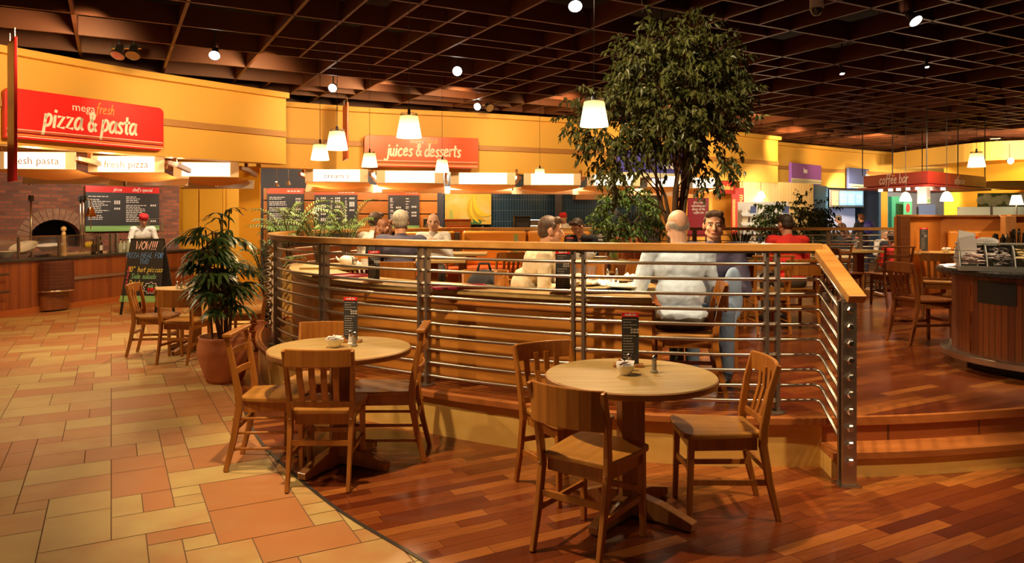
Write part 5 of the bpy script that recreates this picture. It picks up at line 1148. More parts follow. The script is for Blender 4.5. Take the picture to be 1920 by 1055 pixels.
t, L, H = board('tulip_poster', 'green poster with a single red tulip', at(1694,26.2), at(1710,26.3), 1.3, 2.25, 'poster', off=0); MB().plate([(0,0),(L,0),(L,H),(0,H)], 0, .02).build('sheet', mat('poster_green', (0.04,.25,.14), .5), t)
MB().ell((L/2,-.01,.68*H), (.09,.012,.16)).build('tulip_flower', K['red'], t); MB().box((L/2,-.006,.3*H), (.02,.01,.55*H)).build('tulip_stem', K['leaf_fern'], t)
# far right picture and low glazed partitions
t, L, H = board('fruit_picture', 'long picture of pale green fruit on the far right wall', at(1833,21.8), at(1935,21.3), 1.90, 2.32, 'picture', off=0); MB().plate([(0,0),(L,0),(L,H),(0,H)], 0, .03).build('sheet', mat('fruit_print_base', (0.18,.26,.08), .5), t)
gm = mat('pale_fruit', (0.62,.74,.40), .5, col2=(.80,.84,.55), scale=(8,8,8))
for k in range(9): MB().ell((.1+k*(L-.2)/8,-.005,H*.5+.07*math.sin(k*2.1)), (.13,.02,.13+.03*math.sin(k))).build('fruit', gm, t, smooth='all')
t, L, H = board('frosted_partition', 'frosted glass partition rising behind the booth wall', at(1795,18.0), at(1925,17.4), 1.2, 1.86, 'partition', off=0); MB().plate([(0,0),(L*.49,0),(L*.49,H),(0,H)], 0, .02).build('frosted_pane', mat('frosted', (0.42,.44,.36), .35), t); MB().plate([(L*.51,0),(L,0),(L,H),(L*.51,H)], 0, .02).build('frosted_pane', bpy.data.materials['frosted'], t); MB().box((L/2,.02,H/2), (.05,.06,H+.06)).build('post', K['dark_steel'], t); MB().box((L/2,.01,-.6), (L,.1,1.2)).build('base_wall', K['grey_wall'], t)
t = thing('standard_lamp', 'glowing white table lamp far right behind the partition', 'lamp', (*at(1906,17.2), 0)); MB().lathe([(.14,1.9),(.09,2.12),(.088,2.12),(.138,1.9)], n=20).build('lamp_shade', K['lens_white'], t, smooth=True); MB().tube([(0,0,0),(0,0,2.05)], .015, 6).build('pole', K['steel'], t); MB().lathe([(.15,0),(.15,.02),(.001,.02)], n=20).build('base', K['steel'], t)

# ------------------------------------------------------------------ kitchen counter behind the juices
JC = smooth_path([at(500,16.2), at(640,16.3), at(800,16.6), at(960,17.0), at(1100,17.5), at(1235,18.2)], 3)
t = thing('juice_counter', 'long service counter under the juices sign', 'counter', (0,0,0)); MB().prism(JC+list(reversed(offset(JC,-.8))), .1, 1.0).build('front', K['counter_wood'], t); MB().prism(JC+list(reversed(offset(JC,-.75))), 0, .1).build('kickboard', K['charcoal'], t); MB().prism(offset(JC,.05)+list(reversed(offset(JC,-.86))), 1.0, 1.04).build('granite_top', K['granite'], t)
def onj(px, off=-.4): x, y, _ = on_path(JC, px, off); return (x, y, 1.04)
def machine(name, px, w, h, dep, m, label, extra='steel', off=-.45):
    t = thing(name, label, 'appliance', onj(px, off), .1); MB().box((0,0,h/2), (w,dep,h)).build('body', K[m], t, bevel=.015); MB().box((0,-dep/2-.01,h*.6), (w*.8,.02,h*.35)).build('front_panel', K[extra], t, bevel=.004); MB().box((0,-.02,h+.015), (w*1.04,dep*1.05,.03)).build('lid', K[extra], t, bevel=.004)
machine('coffee_machine', 978, .38, .58, .4, 'black', 'tall black machine left of the steel appliances', 'charcoal'); machine('steel_grill', 1003, .45, .48, .4, 'steel', 'shiny steel appliance in the kitchen behind the beige shirted man', 'chrome'); machine('till', 1093, .4, .38, .35, 'steel', 'steel food warmer left of the bushy plant', 'chrome')
machine('hot_cabinet', 1128, 1.0, .14, .4, 'white', 'long white hot shelf in the blue kitchen', 'chrome'); machine('glass_display', 858, .6, .5, .35, 'orange_ply', 'display stand before the banana poster', 'red_vinyl'); machine('blender', 803, .22, .52, .2, 'charcoal', 'dark machine left of the red capped cook', 'steel')
for k, px in enumerate((700,712,722,893,905,1018,1030)): x, y, z = onj(px, -.3); bottle(x, y, z, .38+.03*(k%3), .05, (gdark, gclear, ggreen)[k%3], 'bottle on the juice counter, number of its kind seen at '+('far left','left','left of the menu board','the banana poster\'s right','the poster edge','the steel grill','the kitchen pillar')[k], 'bottles on the juice counter', lab=False)
for a, b, l in ((1078,1122,'upper yellow wall cabinet in the blue kitchen'),(1122,1165,'copper coloured extractor hood lit from below')):
    A = tpt(a, .35); B = tpt(b, .35); t, L, H = board('wall_cabinet', l, A, B, 2.1, 2.32, 'cabinet', off=0, group='kitchen wall cabinets'); MB().box((L/2,.17,H/2), (L,.3,H)).build('body', K['brass'] if a > 1100 else K['table_edge'], t, bevel=.01)

# ------------------------------------------------------------------ banquette below the rear railing
def banquette(label, A, B, z1=1.375, cells=1, wood=False):
    A = Vector(A); B = Vector(B); L = (B-A).length; a = math.atan2(B.y-A.y, B.x-A.x); t = thing('banquette', label, 'bench', (A.x, A.y, PZ), a, 'upholstered benches')
    MB().box((L/2,-.28,.19), (L,.5,.36)).build('plinth', K['orange_ply'], t); w = L/cells
    for k in range(cells):
        MB().box((w*(k+.5),-.30,.425), (w-.02,.54,.11)).build('seat_cushion', K['red_vinyl'], t, bevel=.03, seg=3); MB().box((w*(k+.5),-.04,(z1-PZ+.48)/2), (w-.03,.10,z1-PZ-.48)).build('back_cushion', K['orange_vinyl'], t, bevel=.04, seg=3)
    MB().box((L/2,.03,(z1-PZ-.01)/2), (L,.04,z1-PZ-.01)).build('back_board', K['orange_ply'], t); return t
banquette('yellow banquette section behind the grey haired man\'s party', (-1.80,11.75), (-.98,12.45)); banquette('long yellow banquette under the rear railing, dark gap at its left end', (-.86,12.68), (1.36,12.82), cells=2)
t = thing('bench_divider', 'dark upright between two yellow banquettes', 'divider', (-.91,12.40,PZ)); MB().box((0,0,.52), (.07,.3,1.04)).build('panel', K['dark_steel'], t, bevel=.01)
# ------------------------------------------------------------------ booth at the right
bo = thing('booth_wall', 'orange wooden booth wall with a square corner and a post', 'partition', (0,0,0)); zt_ = 1.645
W1, W2, W3, W4 = at(1690,10.9), at(1764,12.9), at(1884,12.6), at(1888,11.0)
def bwall(nm, P, Q, th, z0=PZ, z1=zt_-.03, m='orange_ply'): return MB().strip([P, Q], z0, z1, -th).build(nm, K[m], bo)
bwall('left_panel', W1, W2, .10); bwall('back_panel', (W2[0]-.02, W2[1]), W3, .10); bwall('right_panel', W3, W4, .08); bwall('front_panel', W4, (W4[0]+2.6, W4[1]+.4), .10)
MB().box((W1[0]+.02, W1[1]-.02, (PZ+zt_)/2), (.14,.12,zt_-PZ-.04)).build('end_post', K['bracket'], bo, bevel=.006); MB().box((W4[0], W4[1]-.03, (PZ+zt_)/2), (.16,.12,zt_-PZ-.04)).build('corner_post', K['leg_wood'], bo, bevel=.006)
for P, Q in ((W1, W2), (W2, W3), (W3, W4), (W4, (W4[0]+2.6, W4[1]+.4))): MB().beam([(P[0], P[1], zt_-.015), (Q[0], Q[1], zt_-.015)], .16, .032).build('cap_board', K['leg_wood'], bo, bevel=.004)
banquette('yellow bench inside the right booth', (W2[0]+.05, W2[1]-.06), (W3[0]-.05, W3[1]-.06), 1.38)

# ------------------------------------------------------------------ drum shaped condiment counter at the right
DC = (4.67, 6.27); dc = thing('condiment_counter', 'round condiment counter of dark red boards with a granite top and steel rim', 'counter', (*DC, PZ))
MB().lathe([(.70,0),(.70,.09)], n=48).build('kick_base', K['dark_frame'], dc, smooth=True)
MB().lathe([(.82,.09),(.82,.80)], n=56).build('plank_body', K['drum_wood'], dc, smooth=True)
MB().lathe([(.83,.085),(.905,.085),(.91,.09),(.91,.135),(.905,.14),(.83,.14)], n=56).build('steel_rim', K['steel'], dc, smooth=True)
MB().lathe([(.80,.80),(.935,.80),(.945,.808),(.945,.838),(.935,.846),(.8,.847)], n=56).build('granite_top', K['granite'], dc, smooth=True)
def drum(a): return (math.cos(a), math.sin(a))
a0_, a1_ = math.radians(189), math.radians(212)
m = MB(); n = 10; vs = []
for i in range(n+1):
    c_, s_ = drum(a0_+(a1_-a0_)*i/n); vs += [(c_*.826, s_*.826, .58), (c_*.826, s_*.826, .765)]
m.add(vs, [(2*i, 2*i+2, 2*i+3, 2*i+1) for i in range(n)]); m.build('waste_slot', K['black'], dc)
for a in (math.radians(a) for a in (183,)):
    for z in (.2,.42,.67): c_, s_ = drum(a); MB().box((c_*.825, s_*.825, z), (.012,.008,.09), rz=a).build('hinge', K['brass'], dc)
ztop = PZ+.848
def dtop(px, d): x, y = at(px, d); return (x, y, ztop)
K['caddy_grey'] = mat('caddy_grey', (0.42,0.42,0.38), .4)
t = thing('condiment_caddy', 'steel caddy with five curved bins of sachets', 'caddy', (*at(1893,6.05), ztop), -.46)
for k in range(6): MB().plate([(-.17,0),(.17,0),(.17,.22),(-.02,.20),(-.10,.14),(-.17,.03)], -.004, .004).build('divider', K['caddy_grey'], t).matrix_local = Matrix.Translation((-.36+k*.19,0,0)) @ Matrix.Rotation(PI/2, 4, 'Z')
MB().box((.115,.13,.10), (.96,.02,.20)).box((.115,0,.006), (.96,.32,.012)).box((.115,-.165,.02), (.96,.008,.04)).box((.115,.1,.215), (.98,.14,.012)).build('tray', K['caddy_grey'], t)
scol = (mat('sachet_pink', (.62,.42,.38), .6, col2=(.8,.72,.68), scale=(25,25,25)), mat('sachet_dark', (.12,.09,.09), .6, col2=(.5,.45,.42), scale=(30,30,30)), mat('sachet_yellow', (.75,.55,.25), .6, col2=(.85,.75,.5), scale=(25,25,25)), mat('sachet_cream', (.7,.66,.52), .6, col2=(.82,.78,.68), scale=(25,25,25)), K['sachet'])
r = random.Random(4)
for k in range(5):
    m = MB()
    for q in range(44): y_ = r.uniform(-.14,.06); m.box((-.265+k*.19+r.uniform(-.06,.06), y_, .05+r.uniform(0,.05)+(y_+.14)*.45), (.06,.035,.006), rot=Matrix.Rotation(r.uniform(0,3),3,'Z') @ Matrix.Rotation(r.uniform(-.6,.6),3,'X'))
    m.build('sachets', scol[k], t)['kind'] = 'stuff'
t = thing('napkin_holder', 'wire holder with a tall wad of white napkins', 'napkin holder', (*at(1811,6.2), ztop), .1)
for q in range(7): MB().box((.01*q-.02, .022*q-.06, .15+.006*q), (.15,.004,.26), rot=Matrix.Rotation(.06*q-.16,3,'Y')).build('napkin', K['white'], t)
for z in (.02,.10,.16): MB().tube([(-.09,-.09,z),(.09,-.09,z),(.09,.1,z),(-.09,.1,z)], .003, 5, closed=True).build('wire', K['chrome'], t)
t = thing('napkin_stack', 'leaning fan of white napkins behind the caddy', 'napkins', (*at(1848,6.35), ztop), .0)
for q in range(10): MB().box((q*.014-.08, .004*q, .13+.03*math.sin(q*.3)), (.005,.12,.22), rot=Matrix.Rotation(.1+.05*q,3,'Y')).build('napkin', K['white'], t)
MB().box((0,0,.01), (.26,.18,.02)).build('base', K['steel'], t)
cm = (K['chrome'], K['black'], K['brass'], mat('cutlery_dark', (.08,.05,.04), .3, .6))
for k, (px, l) in enumerate(((1872,'cutlery pot nearest the napkins'),(1890,'second cutlery pot with black handles'),(1908,'tall cutlery pot at the right edge of the picture'))):
    t = thing('cutlery_pot', l, 'cutlery pot', (*at(px, 6.45), ztop), 0, 'pots of cutlery on the condiment counter'); MB().lathe([(.055,0),(.065,.17),(.06,.17),(.05,.01),(.001,.01)], n=18).build('pot', K['steel'], t, smooth=True)
    for j in range(16):
        a = r.uniform(0,6.28); q = r.uniform(.01,.045); h = r.uniform(.24,.30)+(.04 if k == 2 else 0); MB().beam([(q*.6*math.cos(a), q*.6*math.sin(a), .02),(q*1.5*math.cos(a), q*1.5*math.sin(a), h)], .014, .006, sc=[.7,1.2]).build('utensil', cm[(j+k) % 4], t)

# ------------------------------------------------------------------ chalkboard
ch = thing('chalkboard_sign', 'black A-frame chalkboard offering a pizza meal for two', 'sign', (*at(277,12.45), 0), -.14)
lean = .20
def chp(x, z): return (x, -.26+z*lean, z)
MB().add([(-.345,-.26+.30*lean,.30),(.345,-.26+.30*lean,.30),(.30,-.26+1.25*lean,1.25),(-.30,-.26+1.25*lean,1.25),(-.345,-.23+.30*lean,.30),(.345,-.23+.30*lean,.30),(.30,-.23+1.25*lean,1.25),(-.30,-.23+1.25*lean,1.25)], [(0,1,2,3),(7,6,5,4),(0,4,5,1),(1,5,6,2),(2,6,7,3),(3,7,4,0)]).build('front_board', K['chalk'], ch)
MB().add([(-.345,.26-.30*lean,.30),(.345,.26-.30*lean,.30),(.30,.26-1.25*lean,1.25),(-.30,.26-1.25*lean,1.25),(-.345,.23-.30*lean,.30),(.345,.23-.30*lean,.30),(.30,.23-1.25*lean,1.25),(-.30,.23-1.25*lean,1.25)], [(3,2,1,0),(4,5,6,7),(1,5,4,0),(2,6,5,1),(3,7,6,2),(0,4,7,3)]).build('rear_board', K['chalk'], ch)
for s in (-1, 1):
    for f in (-1, 1): MB().beam([(s*.31, f*.255, 0), (s*.30, f*(.26-.32*lean), .32)], .035, .022).build('leg', K['black'], ch)
MB().add([chp(-.36,.21)[:1]+(-.27+.21*lean,.21), (.36,-.27+.21*lean,.21), (.35,-.27+.31*lean,.31), (-.35,-.27+.31*lean,.31), (-.36,-.25+.21*lean,.21), (.36,-.25+.21*lean,.21), (.35,-.25+.31*lean,.31), (-.35,-.25+.31*lean,.31)], [(0,1,2,3),(7,6,5,4),(0,4,5,1),(1,5,6,2),(2,6,7,3),(3,7,4,0)]).build('green_ledge', K['green'], ch)
T = lambda x, z: (x, -.264+z*lean, z)
for tx, cx, z, s, c in (('WOW!!!',0,1.07,.13,(.9,.62,.60)),('PIZZA MEAL FOR',-.01,.93,.085,(.12,.30,.75)),('TWO',-.01,.83,.08,(.12,.30,.75)),('10" hot pizzas',.04,.70,.085,(.80,.66,.10)),('Side salads',.02,.59,.08,(.25,.60,.28)),('Drinks',-.10,.48,.085,(.80,.66,.10)),('2',-.27,.70,.08,(.8,.08,.12)),('2',-.27,.59,.08,(.8,.08,.12)),('2',-.28,.47,.08,(.8,.08,.12))):
    hand(MB(), tx, cx, z, s, 0, .42, T=T, xs=.86).build('chalk_lettering', mat('chalk_ink', c, .9), ch)
cl = [(.17+(.12+.015*math.sin(9*a))*math.cos(a), .44+(.085+.012*math.sin(9*a))*math.sin(a)) for a in [i*2*PI/48 for i in range(48)]]
m = MB(); P = [T(*q) for q in cl]; m.tube([(p[0], p[1]-.002, p[2]) for p in P], .005, 4, closed=True); m.build('chalk_cloud', K['menu_print'], ch); hand(MB(), 'only', .17, .45, .05, 0, .7, T=T).build('chalk_lettering', bpy.data.materials['chalk_ink.004'] if 'chalk_ink.004' in bpy.data.materials else K['red'], ch); hand(MB(), '9.99', .17, .38, .06, 0, .9, T=T).build('chalk_lettering', K['red'], ch)

# ------------------------------------------------------------------ plants
def leaf(vs, fs, p, d, up, L, w, droop=.25):
    side = d.cross(up); side = side.normalized() if side.length > 1e-3 else Vector((1,0,0)); u = side.cross(d); n = len(vs)
    m1 = p+d*L*.45; tip = p+d*L-Vector((0,0,1))*L*droop
    vs += [p, m1+side*w/2+u*w*.12, tip, m1-side*w/2+u*w*.12, m1-u*w*.06]; fs += [(n, n+4, n+1), (n, n+3, n+4), (n+4, n+2, n+1), (n+3, n+2, n+4)]
def rand_dir(r, zb=0.0):
    v = Vector((r.gauss(0,1), r.gauss(0,1), r.gauss(0,1)+zb)); return v.normalized()
def foliage(name, blobs, n_twig, n_leaf, L, m, parent, seed, droop=.8, w=.45):
    """leafy twigs scattered through the crown volumes, drooping at the ends"""
    r = random.Random(seed); vs = []; fs = []; tw = MB(); tot = sum(b[3] for b in blobs)
    for c, rad, fl, wt in blobs:
        c = Vector(c)
        for k in range(int(n_twig*wt/tot)):
            q = rand_dir(r); f = r.uniform(.15, 1)**.45; p = c + Vector((q.x*rad[0], q.y*rad[1], q.z*rad[2]))*f
            d = (Vector((q.x, q.y, q.z*.4+.1)) + rand_dir(r)*.6).normalized(); pts = [p.copy()]
            for s in range(5):
                d = (d + Vector((0,0,-droop*.22*fl)) + rand_dir(r)*.12).normalized(); p = p + d*L*.75; pts.append(p.copy())
                for j in range(max(1, n_leaf//5)):
                    ld = (d*.5 + rand_dir(r)*.9 + Vector((0,0,-.55))).normalized(); leaf(vs, fs, p+rand_dir(r)*L*.25, ld, rand_dir(r, .8), L*r.uniform(.7,1.15), L*w)
            if k % 4 == 0: tw.tube(pts, .004, 4, sc=[1,.9,.8,.6,.5,.3])
    me = bpy.data.meshes.new(name); me.from_pydata([tuple(v) for v in vs], [], fs); me.materials.append(m); o = bpy.data.objects.new(name, me); COL.objects.link(o); o.parent = parent; o['kind'] = 'stuff'
    tw.build('twigs', K['bark'], parent)['kind'] = 'stuff'
    return o
def pot(parent, r0, r1, h, m='terracotta', z=0):
    MB().lathe([(.001,z),(r0,z),(r0*1.12,z+.04*h/.4),(r1*1.02,z+h*.62),(r1,z+h*.80),(r1*.93,z+h*.93),(r1*.97,z+h),(r1*.90,z+h),(r1*.86,z+h*.9),(.001,z+h*.88)], n=40).build('pot', K[m], parent, smooth='all')
    MB().lathe([(.001,z+h*.885),(r1*.86,z+h*.89),(.001,z+h*.90)], n=24).build('soil', K['soil'], parent)
# big ficus tree rising from the raised floor
fx = thing('ficus_tree', 'tall many-stemmed ficus tree reaching the ceiling lattice', 'tree', (1.86,8.35,PZ), 0)
pot(fx, .20, .27, .42)
r = random.Random(21); st_ = MB(); ends = []
for k in range(8):
    a = k*PI/4+.3; b = Vector((.07*math.cos(a), .07*math.sin(a), .36)); lean_ = Vector(((-.42,.10,.25,-.2,.42,.0,-.08,.16)[k], (.1,-.1,.15,.2,-.05,-.2,.1,0)[k], 0)); top = 2.1+.9*((k*37) % 10)/10
    pts = [b+Vector((lean_.x*(q/9)**1.7+.03*math.sin(q*1.3+k), lean_.y*(q/9)**1.7+.03*math.cos(q*1.1+k*2), (top-.36)*q/9)) for q in range(10)]
    st_.tube(pts, .026 if k != 5 else .034, 7, sc=[1.2,1.1,1,.95,.9,.8,.7,.6,.45,.3])
    for q in (5,6,7,8,9): 
        v = pts[q]; dd = Vector((lean_.x*1.5+r.uniform(-.5,.5), r.uniform(-.4,.4), r.uniform(.35,.8))); st_.tube([v, v+dd*.25, v+dd*.5+Vector((0,0,.03)), v+dd*.85], .009, 5, sc=[1,.8,.6,.3])
st_.build('stems', K['bark'], fx, smooth='all')
foliage('leaves', [((-.02,0,2.78),(.62,.62,.72),.8,44),((-.70,.1,2.42),(.42,.40,.42),1.1,10),((.28,-.1,2.62),(.38,.42,.62),.9,13),((-.68,.05,1.98),(.20,.22,.28),1.5,4),((.36,-.1,1.98),(.20,.20,.24),1.5,3),((-.1,0,2.15),(.42,.35,.22),1.1,4)], 620, 22, .078, K['leaf_ficus'], fx, 5)
# lady palm in the terracotta pot
pl = thing('potted_palm', 'dark green fan leaved palm in a large round terracotta pot on the tiles', 'potted plant', (-2.82,7.28,0), .4)
pot(pl, .165, .255, .445)
r = random.Random(8); sm = MB(); vs = []; fs = []
def frond_fan(base, d, n, L, w, vs, fs, up=Vector((0,0,1))):
    side = d.cross(up).normalized() if d.cross(up).length > .05 else Vector((1,0,0))
    for i in range(n):
        a = (i/(n-1)-.5)*2.2; q = (d*math.cos(a)+side*math.sin(a)).normalized(); ll = L*(1-.25*abs(a)/1.1)*r.uniform(.9,1.1); s2 = q.cross(up); s2 = s2.normalized() if s2.length > .01 else side
        b = len(vs); p = base.copy(); dv = q.copy()
        for k in range(6):
            ww = w*(.35,.85,1,.9,.65,.05)[k]/2; vs.append(p+s2*ww); vs.append(p-s2*ww); dv = (dv+Vector((0,0,-.24))).normalized(); p = p+dv*ll/5
        fs += [(b+2*k, b+2*k+1, b+2*k+3, b+2*k+2) for k in range(5)]
for k in range(17):
    a = r.uniform(0, 6.28); rad = r.uniform(.02,.14); hgt = r.uniform(.95,1.55); b = Vector((rad*math.cos(a), rad*math.sin(a), .39)); out = Vector((math.cos(a), math.sin(a), 0))*r.uniform(.04,.24); pts = [b+out*(q/5)+Vector((0,0,(hgt-.39)*q/5)) for q in range(6)]; sm.tube(pts, .008, 5)
    for q in range(5):
        f = r.uniform(.30,1)**.8; p = b+out*f+Vector((0,0,(hgt-.39)*f)); a2 = r.uniform(0, 6.28); dr = Vector((math.cos(a2), math.sin(a2), r.uniform(.15,.9))).normalized(); pe = p+dr*r.uniform(.08,.20); sm.tube([p, (p+pe)/2+Vector((0,0,.01)), pe], .0035, 4); frond_fan(pe, Vector((dr.x, dr.y, dr.z*.35)).normalized(), r.choice((6,7,8)), r.uniform(.22,.34), .036, vs, fs)
for hgt, a2 in ((1.68,.6),(1.58,2.4),(1.62,4.2)):
    b = Vector((0,0,.39)); t_ = Vector((.05*math.cos(a2), .05*math.sin(a2), hgt)); sm.tube([b, (b+t_)/2, t_], .007, 5); frond_fan(t_, Vector((math.cos(a2), math.sin(a2), .7)).normalized(), 7, .26, .034, vs, fs); frond_fan(t_-Vector((0,0,.2)), Vector((-math.cos(a2), -math.sin(a2), .4)).normalized(), 7, .28, .034, vs, fs)
sm.build('stems', K['stem'], pl)
me = bpy.data.meshes.new('fan_leaves'); me.from_pydata([tuple(v) for v in vs], [], fs); me.materials.append(K['leaf_dark']); o = bpy.data.objects.new('fan_leaves', me); COL.objects.link(o); o.parent = pl; o['kind'] = 'stuff'
# feathery palms
def areca(label, loc, H, n, spread, seed, m='leaf_fern', name='feather_palm', group=None, base=0.0, potr=None, lw=.018, ll=.16):
    t = thing(name, label, 'plant', loc, 0, group); r = random.Random(seed); vs = []; fs = []; sm = MB()
    if potr: pot(t, potr*.7, potr, potr*1.7)
    b0 = potr*1.5 if potr else 0.0
    for k in range(n):
        a = k*2.4+r.uniform(-.3,.3); h = H*r.uniform(.6,1); out = spread*r.uniform(.5,1); pts = []
        for q in range(12): f = q/11; pts.append(Vector((math.cos(a)*(.03+out*f**1.8), math.sin(a)*(.03+out*f**1.8), b0+h*(1.25*f-.42*f**3.2))))
        sm.tube(pts, .006, 4, sc=[1.2]*4+[1]*4+[.6]*3+[.2])
        for q in range(4, 12):
            for g in (0,.5):
                if q == 11 and g: continue
                p = pts[q] if not g else (pts[q]+pts[q+1])/2; d = (pts[min(q+1,11)]-pts[q-1]).normalized()
                for s in (-1,1): sd = d.cross(Vector((0,0,1))).normalized()*s; leaf(vs, fs, p, (d*.7+sd*.8+Vector((0,0,.15))).normalized(), Vector((0,0,1)), ll*(1.15-abs(q-7)*.09), lw, .45)
    sm.build('stems', K['stem'], t)
    me = bpy.data.meshes.new('fronds'); me.from_pydata([tuple(v) for v in vs], [], fs); me.materials.append(K[m]); o = bpy.data.objects.new('fronds', me); COL.objects.link(o); o.parent = t; o['kind'] = 'stuff'; return t
x, y = at(597, 9.75)
o = thing('plant_box', 'wooden planter box behind the left end of the curved railing', 'planter', (x, y, PZ), .25); MB().box((0,0,.33), (1.0,.34,.66)).build('box', K['pale_wood'], o, bevel=.01); MB().box((0,0,.655), (.92,.27,.02)).build('soil', K['soil'], o)
for k, (dx, H, s, l) in enumerate(((-.36,1.02,.55,'feather palm at the left end of the planter box'),(.0,.90,.55,'feather palm in the middle of the planter box'),(.36,1.06,.50,'upright feather palm at the right end of the planter box'))):
    areca(l, (x+dx*.97, y+dx*.25, PZ+.665), H, 13, s, 30+k, group='feather palms in the planter box')
areca('low feather palm in a pot outside the left railing post', (*at(503, 9.1), 0), 1.35, 16, .42, 41, m='leaf_mid', potr=.22)
def bush(label, loc, c, rad, n, seed, L=.07, m='leaf_mid', potr=.2, stand=0.0, nl=20):
    t = thing('potted_ficus', label, 'potted plant', loc, 0)
    if stand: MB().box((0,0,stand/2), (.5,.5,stand)).build('stand', K['bracket'], t, bevel=.01)
    pot(t, potr*.7, potr, potr*1.6, z=stand); s = MB()
    for k in range(5): s.tube([(0.02*k-.04,0,stand+potr*1.3),(.05*math.cos(k*2),.05*math.sin(k*2),(stand+potr*1.5+c)/2),(rad[0]*.5*math.cos(k*1.3),rad[1]*.5*math.sin(k*1.3),c)], .011, 5)
    s.build('stems', K['bark'], t); foliage('leaves', [((0,0,c),rad,.8,1)], n, nl, L, K[m], t, seed)
bush('bushy potted ficus on a stand before the blue kitchen wall', (*at(1178,11.9), PZ), 1.38, (.50,.40,.42), 150, 61, stand=.55, potr=.26)
bush('bushy dark plant beyond the rear railing, behind the man in red', (*at(1487,14.2), 0), 1.52, (.62,.5,.42), 170, 62, m='leaf_dark', potr=.25, L=.08)
t = thing('spiky_plant', 'dark spiky grass plant behind the man facing the camera', 'plant', (*at(1387,10.6), PZ)); MB().box((0,0,.46), (.34,.34,.92)).build('planter', K['dark_frame'], t, bevel=.01); vs = []; fs = []; r = random.Random(4)
for k in range(90): a = r.uniform(0,6.28); leaf(vs, fs, Vector((.1*math.cos(a), .1*math.sin(a), .90)), Vector((math.cos(a)*.45, math.sin(a)*.45, 1)).normalized(), Vector((math.cos(a), math.sin(a), 0)), r.uniform(.18,.32), .012, .1)
me = bpy.data.meshes.new('blades'); me.from_pydata([tuple(v) for v in vs], [], fs); me.materials.append(K['leaf_dark']); o = bpy.data.objects.new('blades', me); COL.objects.link(o); o.parent = t; o['kind'] = 'stuff'
areca('small spider plant on top of the frosted partition', (*at(1898,17.1), 1.2), .55, 10, .5, 77, name='spider_plant', ll=.1)

# ------------------------------------------------------------------ people
def grown(m, name, mt, parent, voxel, it=4):
    o = m.build(name, mt, parent, smooth='all'); rm = o.modifiers.new('skin', 'REMESH'); rm.mode = 'VOXEL'; rm.voxel_size = voxel; rm.use_smooth_shade = True
    s = o.modifiers.new('soften', 'SMOOTH'); s.factor = .5; s.iterations = it; return o
def hand_shape(m, wrist, dirv, palm_n, side, curl=.5):
    """palm, four bent fingers and a thumb"""
    d = Vector(dirv).normalized(); n = Vector(palm_n).normalized(); s = d.cross(n).normalized()*side; w = Vector(wrist); c = w+d*.05
    m.cap(w, w+d*.035, .024, .028, flat=.6)
    for k in range(4):
        o = (k-1.5)*.019; b = w+d*.045+s*o; k0 = w+d*.088+s*o*1.05; L = (.036,.042,.040,.031)[k]
        m.cap(b, k0, .0125, .0105); d2 = (d*math.cos(curl)+n*math.sin(curl)).normalized(); k1 = k0+d2*L; m.cap(k0, k1, .0098, .0088)
        d3 = (d*math.cos(curl*2)+n*math.sin(curl*2)).normalized(); m.cap(k1, k1+d3*L*.75, .0088, .0075)
    b = w+d*.03-s*.022; t1 = b+(d*.6-s*.75+n*.35).normalized()*.045; m.cap(b, t1, .0135, .0115); m.cap(t1, t1+(d*.9-s*.25+n*.4).normalized()*.034, .011, .009)
